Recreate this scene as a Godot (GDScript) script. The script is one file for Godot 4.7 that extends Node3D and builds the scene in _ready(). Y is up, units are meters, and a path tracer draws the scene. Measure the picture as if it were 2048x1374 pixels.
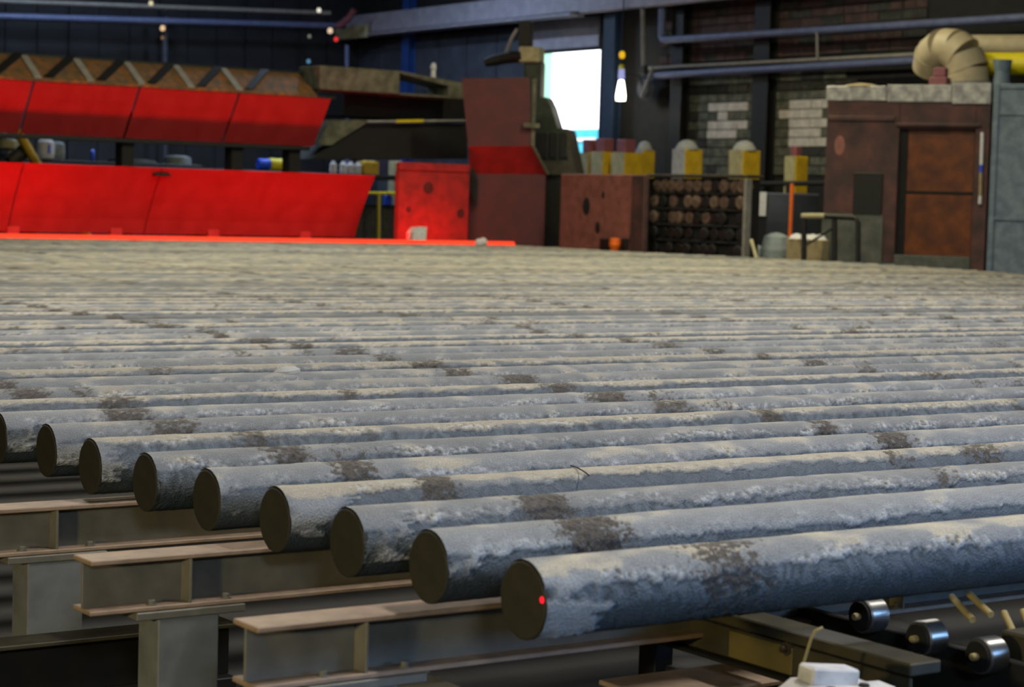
extends Node3D
# A steel works cooling bed: x runs along the bars, -z across the bed away from the camera, y up, metres.

var names := {}
var rng := RandomNumberGenerator.new()
var noise_a := FastNoiseLite.new()
var noise_b := FastNoiseLite.new()
var M := {}

# ---------- bookkeeping ----------
func numbered(called: String) -> String:
	var n: int = names.get(called, 0)
	names[called] = n + 1
	return called if n == 0 else "%s_%03d" % [called, n]

func tag(o: Node3D, label := "", category := "", group := "", kind := "") -> Node3D:
	if label: o.set_meta("label", label)
	if category: o.set_meta("category", category)
	if group: o.set_meta("group", group)
	if kind: o.set_meta("kind", kind)
	return o

func thing(called: String, label: String, category: String, at := Vector3.ZERO, turn := 0.0, group := "") -> Node3D:
	var o := Node3D.new()
	o.name = numbered(called)
	add_child(o)
	o.position = at
	o.rotation.y = turn
	tag(o, label, category, group)
	return o

func mb() -> SurfaceTool:
	var st := SurfaceTool.new()
	st.begin(Mesh.PRIMITIVE_TRIANGLES)
	return st

func part(called: String, st: SurfaceTool, m: Material, parent: Node3D = null) -> MeshInstance3D:
	var o := MeshInstance3D.new()
	o.mesh = st.commit()
	o.material_override = m
	if parent == null:
		o.name = numbered(called)
		add_child(o)
	else:
		o.name = called
		parent.add_child(o, true)
	return o

func place(called: String, mesh: Mesh, m: Material, parent: Node3D, at: Vector3) -> MeshInstance3D:
	var o := MeshInstance3D.new()
	o.mesh = mesh
	o.material_override = m
	o.name = called
	o.position = at
	parent.add_child(o, true)
	return o

func struct(called: String, st: SurfaceTool, m: Material) -> MeshInstance3D:
	var o := part(called, st, m)
	o.set_meta("kind", "structure")
	return o

# ---------- shapes ----------
func tri(st: SurfaceTool, a: Vector3, b: Vector3, c: Vector3, n: Vector3) -> void:
	st.set_normal(n)
	if (b - a).cross(c - a).dot(n) > 0.0:
		st.add_vertex(a); st.set_normal(n); st.add_vertex(c); st.set_normal(n); st.add_vertex(b)
	else:
		st.add_vertex(a); st.set_normal(n); st.add_vertex(b); st.set_normal(n); st.add_vertex(c)

func face(st: SurfaceTool, pts: Array, out: Vector3) -> void:
	var n: Vector3 = (pts[1] - pts[0]).cross(pts[2] - pts[0]).normalized()
	if n.dot(out) < 0.0: n = -n
	for i in range(1, pts.size() - 1):
		tri(st, pts[0], pts[i], pts[i + 1], n)

# a chamfered box between two corners
func bx(st: SurfaceTool, lo: Vector3, hi: Vector3, c := 0.008, tf := Transform3D()) -> void:
	var mid := (lo + hi) * 0.5
	var h := ((hi - lo) * 0.5).abs()
	c = minf(c, minf(h.x, minf(h.y, h.z)) * 0.5)
	var p := func(x: float, y: float, z: float) -> Vector3: return tf * (mid + Vector3(x, y, z))
	var bs := tf.basis
	for ax in 3:
		for s in [-1.0, 1.0]:
			var q := []
			var n := Vector3.ZERO
			n[ax] = s
			for k in [[-1, -1], [1, -1], [1, 1], [-1, 1]]:
				var v := Vector3.ZERO
				v[ax] = s * h[ax]
				v[(ax + 1) % 3] = k[0] * (h[(ax + 1) % 3] - c)
				v[(ax + 2) % 3] = k[1] * (h[(ax + 2) % 3] - c)
				q.append(tf * (mid + v))
			face(st, q, bs * n)
	if c < 1e-5: return
	for ax in 3:
		var b1 := (ax + 1) % 3
		var b2 := (ax + 2) % 3
		for s1 in [-1.0, 1.0]:
			for s2 in [-1.0, 1.0]:
				var q := []
				for k in [[0, -1], [0, 1], [1, 1], [1, -1]]:
					var v := Vector3.ZERO
					v[ax] = k[1] * (h[ax] - c)
					v[b1] = s1 * (h[b1] - (c if k[0] == 0 else 0.0))
					v[b2] = s2 * (h[b2] - (0.0 if k[0] == 0 else c))
					q.append(tf * (mid + v))
				var n := Vector3.ZERO
				n[b1] = s1
				n[b2] = s2
				face(st, q, bs * n)
	for sx in [-1.0, 1.0]:
		for sy in [-1.0, 1.0]:
			for sz in [-1.0, 1.0]:
				face(st, [p.call(sx * (h.x - c), sy * (h.y - c), sz * h.z), p.call(sx * h.x, sy * (h.y - c), sz * (h.z - c)), p.call(sx * (h.x - c), sy * h.y, sz * (h.z - c))], bs * Vector3(sx, sy, sz))

# a flat outline in the local xy plane, pushed from z0 to z1
func prism(st: SurfaceTool, outline: Array, z0: float, z1: float, tf := Transform3D()) -> void:
	var pts := PackedVector2Array(outline)
	var area := 0.0
	for i in pts.size():
		area += pts[i].cross(pts[(i + 1) % pts.size()])
	var idx := Geometry2D.triangulate_polygon(pts)
	for i in range(0, idx.size(), 3):
		var a := pts[idx[i]]
		var b := pts[idx[i + 1]]
		var c := pts[idx[i + 2]]
		tri(st, tf * Vector3(a.x, a.y, z1), tf * Vector3(b.x, b.y, z1), tf * Vector3(c.x, c.y, z1), tf.basis * Vector3(0, 0, signf(z1 - z0)))
		tri(st, tf * Vector3(a.x, a.y, z0), tf * Vector3(b.x, b.y, z0), tf * Vector3(c.x, c.y, z0), tf.basis * Vector3(0, 0, -signf(z1 - z0)))
	for i in pts.size():
		var a := pts[i]
		var b := pts[(i + 1) % pts.size()]
		var e := b - a
		var n := Vector3(e.y, -e.x, 0) * (1.0 if area > 0.0 else -1.0)
		face(st, [tf * Vector3(a.x, a.y, z0), tf * Vector3(b.x, b.y, z0), tf * Vector3(b.x, b.y, z1), tf * Vector3(a.x, a.y, z1)], tf.basis * n)

# outline given as (depth, height) pairs in the zy plane, pushed along x
func prism_x(st: SurfaceTool, outline: Array, x0: float, x1: float) -> void:
	prism(st, outline, x0, x1, Transform3D(Basis(Vector3(0, 0, 1), Vector3(0, 1, 0), Vector3(1, 0, 0)), Vector3.ZERO))

func quad_s(st: SurfaceTool, p: Array, n: Array) -> void:
	for t in [[0, 1, 2], [0, 2, 3]]:
		var c: Vector3 = (p[t[1]] - p[t[0]]).cross(p[t[2]] - p[t[0]])
		var o: Array = [t[0], t[2], t[1]] if c.dot(n[t[0]]) > 0.0 else t
		for k in o:
			st.set_normal(n[k])
			st.add_vertex(p[k])

# a round rod or pipe along a path
func tube(st: SurfaceTool, path: Array, r: float, segs := 14, caps := true, radii: Array = []) -> void:
	var rings := []
	var norms := []
	var up := Vector3.UP
	for i in path.size():
		var d: Vector3 = (path[mini(i + 1, path.size() - 1)] - path[maxi(i - 1, 0)]).normalized()
		if absf(d.dot(up)) > 0.95: up = Vector3(0.31, 0.0, 0.95)
		var a := d.cross(up).normalized()
		var b := a.cross(d).normalized()
		up = b
		var rr: float = r if radii.is_empty() else radii[i]
		var ring := []
		var nn := []
		for k in segs:
			var t := TAU * k / segs
			var n := a * cos(t) + b * sin(t)
			ring.append(path[i] + n * rr)
			nn.append(n)
		rings.append(ring)
		norms.append(nn)
	for i in path.size() - 1:
		for k in segs:
			var j := (k + 1) % segs
			quad_s(st, [rings[i][k], rings[i][j], rings[i + 1][j], rings[i + 1][k]], [norms[i][k], norms[i][j], norms[i + 1][j], norms[i + 1][k]])
	if caps:
		face(st, rings[0], path[0] - path[1])
		face(st, rings[-1], path[-1] - path[-2])

# a turned shape: profile of (radius, height) pairs about the local y axis of tf
func lathe(st: SurfaceTool, profile: Array, segs := 24, tf := Transform3D()) -> void:
	for i in profile.size() - 1:
		var a: Vector2 = profile[i]
		var b: Vector2 = profile[i + 1]
		var e := b - a
		if e.length() < 1e-6: continue
		var n2 := Vector2(e.y, -e.x).normalized()
		for k in segs:
			var t0 := TAU * k / segs
			var t1 := TAU * (k + 1) / segs
			var d0 := Vector3(cos(t0), 0, sin(t0))
			var d1 := Vector3(cos(t1), 0, sin(t1))
			var n0 := (tf.basis * (d0 * n2.x + Vector3(0, n2.y, 0))).normalized()
			var n1 := (tf.basis * (d1 * n2.x + Vector3(0, n2.y, 0))).normalized()
			var p := [tf * (d0 * a.x + Vector3(0, a.y, 0)), tf * (d1 * a.x + Vector3(0, a.y, 0)), tf * (d1 * b.x + Vector3(0, b.y, 0)), tf * (d0 * b.x + Vector3(0, b.y, 0))]
			if a.x < 1e-6: tri_s(st, [p[0], p[2], p[3]], [n0, n1, n0])
			elif b.x < 1e-6: tri_s(st, [p[0], p[1], p[2]], [n0, n1, n0])
			else: quad_s(st, p, [n0, n1, n1, n0])

func tri_s(st: SurfaceTool, p: Array, n: Array) -> void:
	var c: Vector3 = (p[1] - p[0]).cross(p[2] - p[0])
	for k in ([0, 2, 1] if c.dot(n[0] + n[1] + n[2]) > 0.0 else [0, 1, 2]):
		st.set_normal(n[k])
		st.add_vertex(p[k])

func along_x(at: Vector3) -> Transform3D:   # the local y axis laid along world x
	return Transform3D(Basis(Vector3(0, -1, 0), Vector3(1, 0, 0), Vector3(0, 0, 1)), at)

func along_z(at: Vector3) -> Transform3D:   # the local y axis laid towards the camera (+z)
	return Transform3D(Basis(Vector3(1, 0, 0), Vector3(0, 0, 1), Vector3(0, -1, 0)), at)

# ---------- materials ----------
func noise_tex(freq: float, seed_: int, lo: Color, hi: Color, mid := 0.5, octaves := 5, normal := false, kind := FastNoiseLite.TYPE_SIMPLEX_SMOOTH) -> NoiseTexture2D:
	var n := FastNoiseLite.new()
	n.noise_type = kind
	n.seed = seed_
	n.frequency = freq
	n.fractal_octaves = octaves
	var t := NoiseTexture2D.new()
	t.width = 512
	t.height = 512
	t.seamless = true
	t.noise = n
	if normal:
		t.as_normal_map = true
		t.bump_strength = 4.0
	else:
		var g := Gradient.new()
		g.set_color(0, lo)
		g.set_color(1, hi)
		g.set_offset(0, clampf(mid - 0.38, 0.0, 1.0))
		g.set_offset(1, clampf(mid + 0.38, 0.0, 1.0))
		t.color_ramp = g
	return t

var tex := {}
# base colour, mottled by a world-sized noise between two colours
func mat(called: String, lo: Color, hi: Color, rough := 0.7, metal := 0.0, size := 0.8, mid := 0.5, bump := 0.0) -> StandardMaterial3D:
	var m := StandardMaterial3D.new()
	m.resource_name = called
	m.roughness = rough
	m.metallic = metal
	m.albedo_texture = noise_tex(0.012, hash(called) % 1000, lo.lerp(hi, 0.16), hi.lerp(lo, 0.16), mid)
	m.uv1_triplanar = true
	m.uv1_scale = Vector3.ONE / (size * 1.8)
	if bump > 0.0:
		m.heightmap_enabled = true
		if not tex.has("grain"): tex["grain"] = noise_tex(0.03, 77, Color.BLACK, Color.WHITE, 0.5, 6)
		m.heightmap_texture = tex["grain"]
		m.heightmap_scale = bump
	M[called] = m
	return m

func flat(called: String, c: Color, rough := 0.6, metal := 0.0) -> StandardMaterial3D:
	var m := StandardMaterial3D.new()
	m.resource_name = called
	m.albedo_color = c
	m.roughness = rough
	m.metallic = metal
	M[called] = m
	return m

func glow(called: String, c: Color, energy: float) -> StandardMaterial3D:
	var m := flat(called, Color(0.05, 0.05, 0.05))
	m.emission_enabled = true
	m.emission = c
	m.emission_energy_multiplier = energy
	return m

func area(at: Vector3, to: Vector3, size: Vector2, c: Color, energy: float, called := "lamp_light") -> AreaLight3D:
	var l := AreaLight3D.new()
	l.name = called
	add_child(l, true)
	l.area_size = size
	l.area_normalize_energy = true
	l.light_color = c
	l.light_energy = energy
	l.shadow_enabled = true
	l.set("area_range", 120.0)
	var up := Vector3.UP if absf((to - at).normalized().y) < 0.95 else Vector3.RIGHT
	l.look_at_from_position(at, to, up)
	return l

const DIGITS := ["", "first", "second", "third", "fourth", "fifth", "sixth", "seventh", "eighth", "ninth", "tenth", "eleventh", "twelfth", "thirteenth", "fourteenth", "fifteenth", "sixteenth", "seventeenth", "eighteenth", "nineteenth"]
const TENS := ["", "", "twenty", "thirty", "forty", "fifty", "sixty", "seventy"]
const TENTHS := ["", "", "twentieth", "thirtieth", "fortieth", "fiftieth", "sixtieth", "seventieth"]

func ordinal(n: int) -> String:
	if n < 20: return DIGITS[n]
	if n % 10 == 0: return TENTHS[n / 10]
	return TENS[n / 10] + "-" + DIGITS[n % 10]

const BARS := 70
const PITCH := 0.4373
const FIRST := 4.0
const R := 0.1

func _ready() -> void:
	rng.seed = 5
	noise_a.seed = 11
	noise_a.frequency = 1.0
	noise_a.fractal_octaves = 4
	noise_b.seed = 29
	noise_b.frequency = 1.0
	noise_b.fractal_octaves = 2
	look()
	materials()
	setting()
	bed()
	beams()
	front_machine()
	hoods()
	red_end()
	machine_and_rack()
	yellow_posts()
	booth()
	wall_fittings()
	behind_hoods()
	small_things()
	lamps()

func look() -> void:
	var cam := Camera3D.new()
	cam.name = "camera"
	add_child(cam)
	var attr := CameraAttributesPhysical.new()
	attr.frustum_focal_length = 72.56
	attr.exposure_aperture = 4.2
	attr.frustum_focus_distance = 8.2
	cam.attributes = attr
	cam.keep_aspect = Camera3D.KEEP_HEIGHT
	cam.fov = 18.78072
	cam.near = 0.05
	cam.far = 400.0
	cam.transform = Transform3D(Basis(Vector3(0.82602312, 0.02823164, 0.56292876), Vector3(0.014676, 0.99732886, -0.07155248), Vector3(-0.56344514, 0.06736554, 0.82340237)), Vector3(0, 1.7373, 0))
	cam.current = true
	var we := WorldEnvironment.new()
	we.name = "world"
	var e := Environment.new()
	e.background_mode = Environment.BG_SKY
	e.sky = Sky.new()
	var sky := ProceduralSkyMaterial.new()
	sky.sky_top_color = Color(0.8, 0.87, 0.96)
	sky.sky_horizon_color = Color(0.96, 0.97, 1.0)
	sky.ground_horizon_color = Color(0.7, 0.7, 0.68)
	sky.ground_bottom_color = Color(0.4, 0.4, 0.38)
	sky.energy_multiplier = 3.2
	e.sky.sky_material = sky
	e.tonemap_mode = Environment.TONE_MAPPER_LINEAR
	e.tonemap_exposure = 1.12
	e.sdfgi_enabled = true
	e.ssao_enabled = true
	e.ssil_enabled = true
	we.environment = e
	add_child(we)
	# door daylight, added as a floodlight bank low behind the camera, and the warm high bays overhead
	area(Vector3(9.5, 2.9, 4.0), Vector3(6.0, 0.6, -7.0), Vector2(3.6, 1.4), Color(0.58, 0.77, 1.0), 72.0, "daylight_panel_light")
	area(Vector3(-1.6, 4.2, 4.6), Vector3(3.0, 0.6, -5.2), Vector2(1.0, 0.6), Color(0.88, 0.94, 1.0), 18.0, "work_panel_light")
	# (the farther lamps are older and yellower)
	for k in HIGH_BAYS.size():
		var p: Vector3 = HIGH_BAYS[k]
		area(p + Vector3(0, -0.22, 0), p + Vector3(0, -5, 0.001), Vector2(2.0, 0.5), Color(1.0, 0.975, 0.93) if k < 4 else Color(1.0, 0.96, 0.8), 50.0 if k < 4 else 44.0, "high_bay_light")
	# the sun stands behind the hall and reaches only the yard
	var sun := DirectionalLight3D.new()
	sun.name = "sun"
	add_child(sun)
	sun.look_at_from_position(Vector3.ZERO, Vector3(0.62, -0.7, -0.25), Vector3.UP)
	sun.light_energy = 2.2
	sun.light_color = Color(1.0, 0.97, 0.9)
	sun.shadow_enabled = true
	for k in WALL_WASHES:  # added cool wash over the far wall, for daylight from elsewhere
		area(k + Vector3(0, -0.22, 0), k + Vector3(0, -5, 0.001), Vector2(2.0, 0.5), Color(0.8, 0.89, 1.0), 40.0, "wall_wash_light")
	# the yellow lamp low on the left
	area(Vector3(-4.0, 1.7, -2.4), Vector3(2.6, 0.55, -5.2), Vector2(0.4, 0.3), Color(1.0, 0.9, 0.62), 20.0, "bulkhead_light")
	# what the red-hot bar sheds up into the hoods
	for x in [-2.0, 5.0, 12.0, 19.5]:
		area(Vector3(x, 1.0, -35.03), Vector3(x, 2.6, -36.6), Vector2(6.6, 0.18), Color(1.0, 0.004, 0.026), 10.5 if x < 15.0 else 7.0, "hot_bar_light")

const HIGH_BAYS := [Vector3(6, 9, -3), Vector3(14, 9, -5), Vector3(4, 9, -13), Vector3(15, 9, -14), Vector3(10, 9, -23), Vector3(20, 9, -22), Vector3(24, 9, -29), Vector3(16, 9, -30)]
const WALL_WASHES := [Vector3(24.5, 9, -43), Vector3(20, 9, -46)]

func materials() -> void:
	mat("floor_concrete", Color(0.07, 0.065, 0.06), Color(0.15, 0.14, 0.13), 0.85, 0.0, 2.0)
	mat("wall_sheet", Color(0.16, 0.18, 0.22), Color(0.26, 0.28, 0.33), 0.75, 0.0, 3.0)
	mat("wall_dark", Color(0.07, 0.08, 0.1), Color(0.13, 0.14, 0.17), 0.8, 0.0, 3.0)
	mat("ceiling_sheet", Color(0.1, 0.1, 0.11), Color(0.16, 0.16, 0.17), 0.8, 0.0, 3.0)
	mat("mortar", Color(0.07, 0.075, 0.075), Color(0.13, 0.13, 0.125), 0.95, 0.0, 1.2)
	mat("block_grey", Color(0.2, 0.22, 0.2), Color(0.42, 0.42, 0.37), 0.92, 0.0, 1.0)
	mat("block_dark", Color(0.1, 0.11, 0.11), Color(0.25, 0.25, 0.23), 0.92, 0.0, 1.0)
	mat("block_white", Color(0.62, 0.6, 0.58), Color(0.8, 0.78, 0.76), 0.9, 0.0, 1.0)
	mat("block_pink", Color(0.17, 0.13, 0.13), Color(0.32, 0.24, 0.24), 0.92, 0.0, 1.0)
	mat("beam_paint", Color(0.34, 0.34, 0.32), Color(0.46, 0.45, 0.42), 0.55, 0.0, 0.5, 0.5, 0.04)
	mat("beam_rust", Color(0.48, 0.42, 0.37), Color(0.62, 0.53, 0.46), 0.62, 0.0, 0.35, 0.5, 0.06)
	mat("post_paint", Color(0.34, 0.36, 0.38), Color(0.46, 0.48, 0.5), 0.6, 0.0, 0.6, 0.35, 0.04)
	mat("bright_steel", Color(0.5, 0.5, 0.5), Color(0.7, 0.7, 0.7), 0.32, 0.9, 0.4, 0.5)
	mat("old_steel", Color(0.16, 0.13, 0.1), Color(0.34, 0.29, 0.22), 0.6, 0.3, 0.4)
	mat("machine_dark", Color(0.04, 0.045, 0.045), Color(0.1, 0.1, 0.09), 0.6, 0.2, 0.6)
	mat("black_soot", Color(0.03, 0.03, 0.033), Color(0.07, 0.07, 0.07), 0.85, 0.0, 1.5)
	mat("bar_end", Color(0.125, 0.125, 0.1), Color(0.18, 0.175, 0.14), 0.75, 0.0, 0.25, 0.5)
	mat("hood_paint", Color(0.56, 0.13, 0.13), Color(0.66, 0.2, 0.2), 0.42, 0.0, 1.6, 0.4)
	mat("red_paint", Color(0.42, 0.06, 0.06), Color(0.6, 0.12, 0.11), 0.6, 0.0, 1.2, 0.4)
	mat("dark_red", Color(0.22, 0.03, 0.03), Color(0.31, 0.055, 0.05), 0.6, 0.0, 1.6)
	mat("oxide_paint", Color(0.4, 0.24, 0.21), Color(0.56, 0.36, 0.32), 0.7, 0.0, 1.1, 0.45)
	mat("rust_plate", Color(0.2, 0.22, 0.19), Color(0.66, 0.36, 0.1), 0.8, 0.0, 0.8, 0.58)
	mat("dusty_plate", Color(0.22, 0.23, 0.2), Color(0.44, 0.44, 0.36), 0.85, 0.0, 1.2, 0.5)
	mat("rib_grey", Color(0.42, 0.41, 0.39), Color(0.55, 0.54, 0.52), 0.7, 0.0, 0.8)
	mat("machine_green", Color(0.09, 0.13, 0.1), Color(0.2, 0.24, 0.18), 0.6, 0.1, 0.8)
	mat("cream_paint", Color(0.52, 0.5, 0.38), Color(0.68, 0.65, 0.5), 0.7, 0.0, 0.8)
	mat("yellow_paint", Color(0.62, 0.5, 0.05), Color(0.78, 0.64, 0.1), 0.65, 0.0, 0.9, 0.4)
	mat("pale_concrete", Color(0.5, 0.52, 0.54), Color(0.66, 0.66, 0.64), 0.9, 0.0, 0.7)
	mat("pink_plastic", Color(0.42, 0.24, 0.27), Color(0.52, 0.3, 0.33), 0.6, 0.0, 0.6)
	mat("billet_end", Color(0.2, 0.16, 0.13), Color(0.5, 0.4, 0.33), 0.85, 0.0, 0.5)
	mat("booth_red", Color(0.17, 0.13, 0.13), Color(0.37, 0.22, 0.2), 0.75, 0.0, 1.7, 0.5)
	mat("booth_base", Color(0.24, 0.26, 0.25), Color(0.38, 0.38, 0.35), 0.85, 0.0, 1.0)
	mat("galvanised", Color(0.42, 0.42, 0.44), Color(0.74, 0.74, 0.72), 0.5, 0.25, 0.7)
	mat("brown_pane", Color(0.24, 0.1, 0.02), Color(0.46, 0.23, 0.04), 0.45, 0.0, 1.3, 0.5)
	mat("cabinet_blue", Color(0.3, 0.36, 0.42), Color(0.46, 0.52, 0.57), 0.6, 0.0, 0.9)
	mat("duct_cream", Color(0.56, 0.52, 0.42), Color(0.68, 0.63, 0.52), 0.6, 0.0, 1.0, 0.4)
	mat("yellow_pipe", Color(0.78, 0.72, 0.06), Color(0.85, 0.78, 0.1), 0.5, 0.0, 1.0, 0.5)
	mat("pipe_blue", Color(0.27, 0.31, 0.45), Color(0.38, 0.41, 0.54), 0.5, 0.1, 1.0)
	mat("column_blue", Color(0.07, 0.13, 0.21), Color(0.1, 0.18, 0.28), 0.6, 0.0, 1.0)
	mat("bright_blue", Color(0.08, 0.22, 0.48), Color(0.11, 0.28, 0.56), 0.6, 0.0, 1.0)
	mat("crane_grey", Color(0.5, 0.49, 0.54), Color(0.62, 0.61, 0.66), 0.65, 0.0, 1.4)
	mat("dusty_white", Color(0.66, 0.66, 0.68), Color(0.84, 0.84, 0.85), 0.8, 0.0, 0.25, 0.4)
	mat("orange_paint", Color(0.85, 0.36, 0.05), Color(0.92, 0.45, 0.08), 0.6, 0.0, 0.6)
	mat("cardboard", Color(0.5, 0.45, 0.33), Color(0.6, 0.55, 0.42), 0.9, 0.0, 0.6)
	mat("sack_grey", Color(0.42, 0.46, 0.48), Color(0.56, 0.6, 0.62), 0.9, 0.0, 0.4)
	mat("outdoor_ground", Color(0.6, 0.6, 0.56), Color(0.75, 0.75, 0.7), 0.9, 0.0, 3.0)
	mat("teal_paint", Color(0.1, 0.5, 0.62), Color(0.16, 0.6, 0.72), 0.5, 0.0, 2.0)
	mat("mint_paint", Color(0.54, 0.74, 0.63), Color(0.6, 0.8, 0.69), 0.5, 0.0, 2.0)
	mat("wire_yellow", Color(0.55, 0.5, 0.34), Color(0.66, 0.6, 0.42), 0.7, 0.0, 0.2)
	mat("blue_plastic", Color(0.1, 0.28, 0.8), Color(0.14, 0.34, 0.9), 0.45, 0.0, 0.5)
	mat("purple_cloth", Color(0.1, 0.08, 0.16), Color(0.18, 0.14, 0.26), 0.9, 0.0, 0.5)
	mat("olive_steel", Color(0.15, 0.14, 0.1), Color(0.28, 0.26, 0.19), 0.6, 0.1, 0.5)
	# rolled steel: colours come from the crust of scale, with some light and shade painted in
	var s := StandardMaterial3D.new()
	s.resource_name = "scaled_steel"
	s.vertex_color_use_as_albedo = true
	s.roughness = 0.6
	s.metallic_specular = 0.4
	s.heightmap_enabled = true
	s.heightmap_texture = noise_tex(0.035, 301, Color.BLACK, Color.WHITE, 0.5, 6)
	s.heightmap_scale = 0.22
	s.albedo_texture = noise_tex(0.05, 302, Color(0.82, 0.82, 0.82), Color(1, 1, 1), 0.45, 6)
	s.uv1_scale = Vector3(5.0, 5.0, 1.0)
	M["scaled_steel"] = s
	var h := glow("hot_steel", Color(1.0, 0.24, 0.12), 1.25)
	h.roughness = 0.8

# ---------- the building ----------
func setting() -> void:
	var st := mb()
	bx(st, Vector3(-25.4, -0.3, -52.4), Vector3(30.4, 0, 15.4), 0.0)
	struct("floor", st, M.floor_concrete)
	st = mb()
	bx(st, Vector3(-25.4, 12, -52.4), Vector3(30.4, 12.3, 15.4), 0.0)
	struct("ceiling", st, M.ceiling_sheet)
	st = mb()
	bx(st, Vector3(-25.4, 0, -52.4), Vector3(30.4, 12, -52.0), 0.0)
	struct("wall_back", st, M.wall_dark)
	st = mb()
	bx(st, Vector3(-25.4, 0, 15), Vector3(30.4, 12, 15.4), 0.0)
	struct("wall_front", st, M.wall_dark)
	st = mb()
	bx(st, Vector3(-25.4, 0, -52), Vector3(-25, 12, 15), 0.0)
	struct("wall_left", st, M.wall_dark)
	# the right wall, with the tall doorway to the yard
	st = mb()
	bx(st, Vector3(30, 0, -40.42), Vector3(30.2, 12, 15), 0.0)
	bx(st, Vector3(30, 0, -52), Vector3(30.2, 12, -43.3), 0.0)
	bx(st, Vector3(30, 5.5, -43.3), Vector3(30.2, 12, -40.42), 0.0)
	var wall := struct("wall_right", st, M.mortar)
	# concrete blocks laid in courses between the columns
	var made := 0
	for band in [[2.5, 4.62, -37.3, -31.9], [5.02, 6.6, -38.1, -29.6]]:
		var y: float = band[0]
		var row := 0
		while y < band[1]:
			var z: float = band[2] + (0.0 if row % 2 == 0 else 0.34)
			while z < band[3]:
				var w := 0.68 if rng.randf() < 0.65 else 0.34
				if made > 290: break
				var cy := y + 0.1
				var cz := z + w * 0.5
				var white := (cy > 3.22 and cy < 4.05 and cz > -36.25 and cz < -34.95) or (cy > 3.18 and cy < 4.06 and cz > -33.85 and cz < -32.2)
				var m: Material = M.block_white if white else (M.block_pink if cy > 5.0 else M.block_grey)
				if not white and rng.randf() < 0.3: m = M.block_dark
				if white and rng.randf() < 0.08: m = M.block_grey
				var b := mb()
				var proud := rng.randf_range(0.02, 0.045)
				bx(b, Vector3(29.99 - proud, y + 0.008, z + 0.012), Vector3(30.02, y + 0.192, z + w - 0.012), 0.008)
				part("brick", b, m, wall)
				made += 1
				z += w
			y += 0.2
			row += 1
	# tall sheets that clad the far end of the wall
	for k in 6:
		var s := mb()
		var z0 := -51.9 + k * 1.42
		bx(s, Vector3(29.93, 0.2, z0), Vector3(30.02, 6.2, z0 + 1.36), 0.01)
		part("panel", s, M.wall_sheet, wall)
	var top := mb()
	bx(top, Vector3(29.95, 5.56, -43.3), Vector3(30.02, 6.3, -40.45), 0.01)
	part("lintel_sheet", top, M.crane_grey, wall)
	# vertical sheets on the back wall
	var bw := get_node("wall_back") as Node3D
	for k in 30:
		var s := mb()
		var x0 := 4.0 + k * 0.86
		bx(s, Vector3(x0, 0.2, -52.02), Vector3(x0 + 0.78, 9.0, -51.96 + 0.02 * (k % 3)), 0.01)
		part("panel", s, M.wall_dark, bw)
	# outside the doorway
	st = mb()
	bx(st, Vector3(30.4, -0.3, -110), Vector3(110, 0, 30), 0.0)
	struct("ground", st, M.outdoor_ground)

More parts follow.
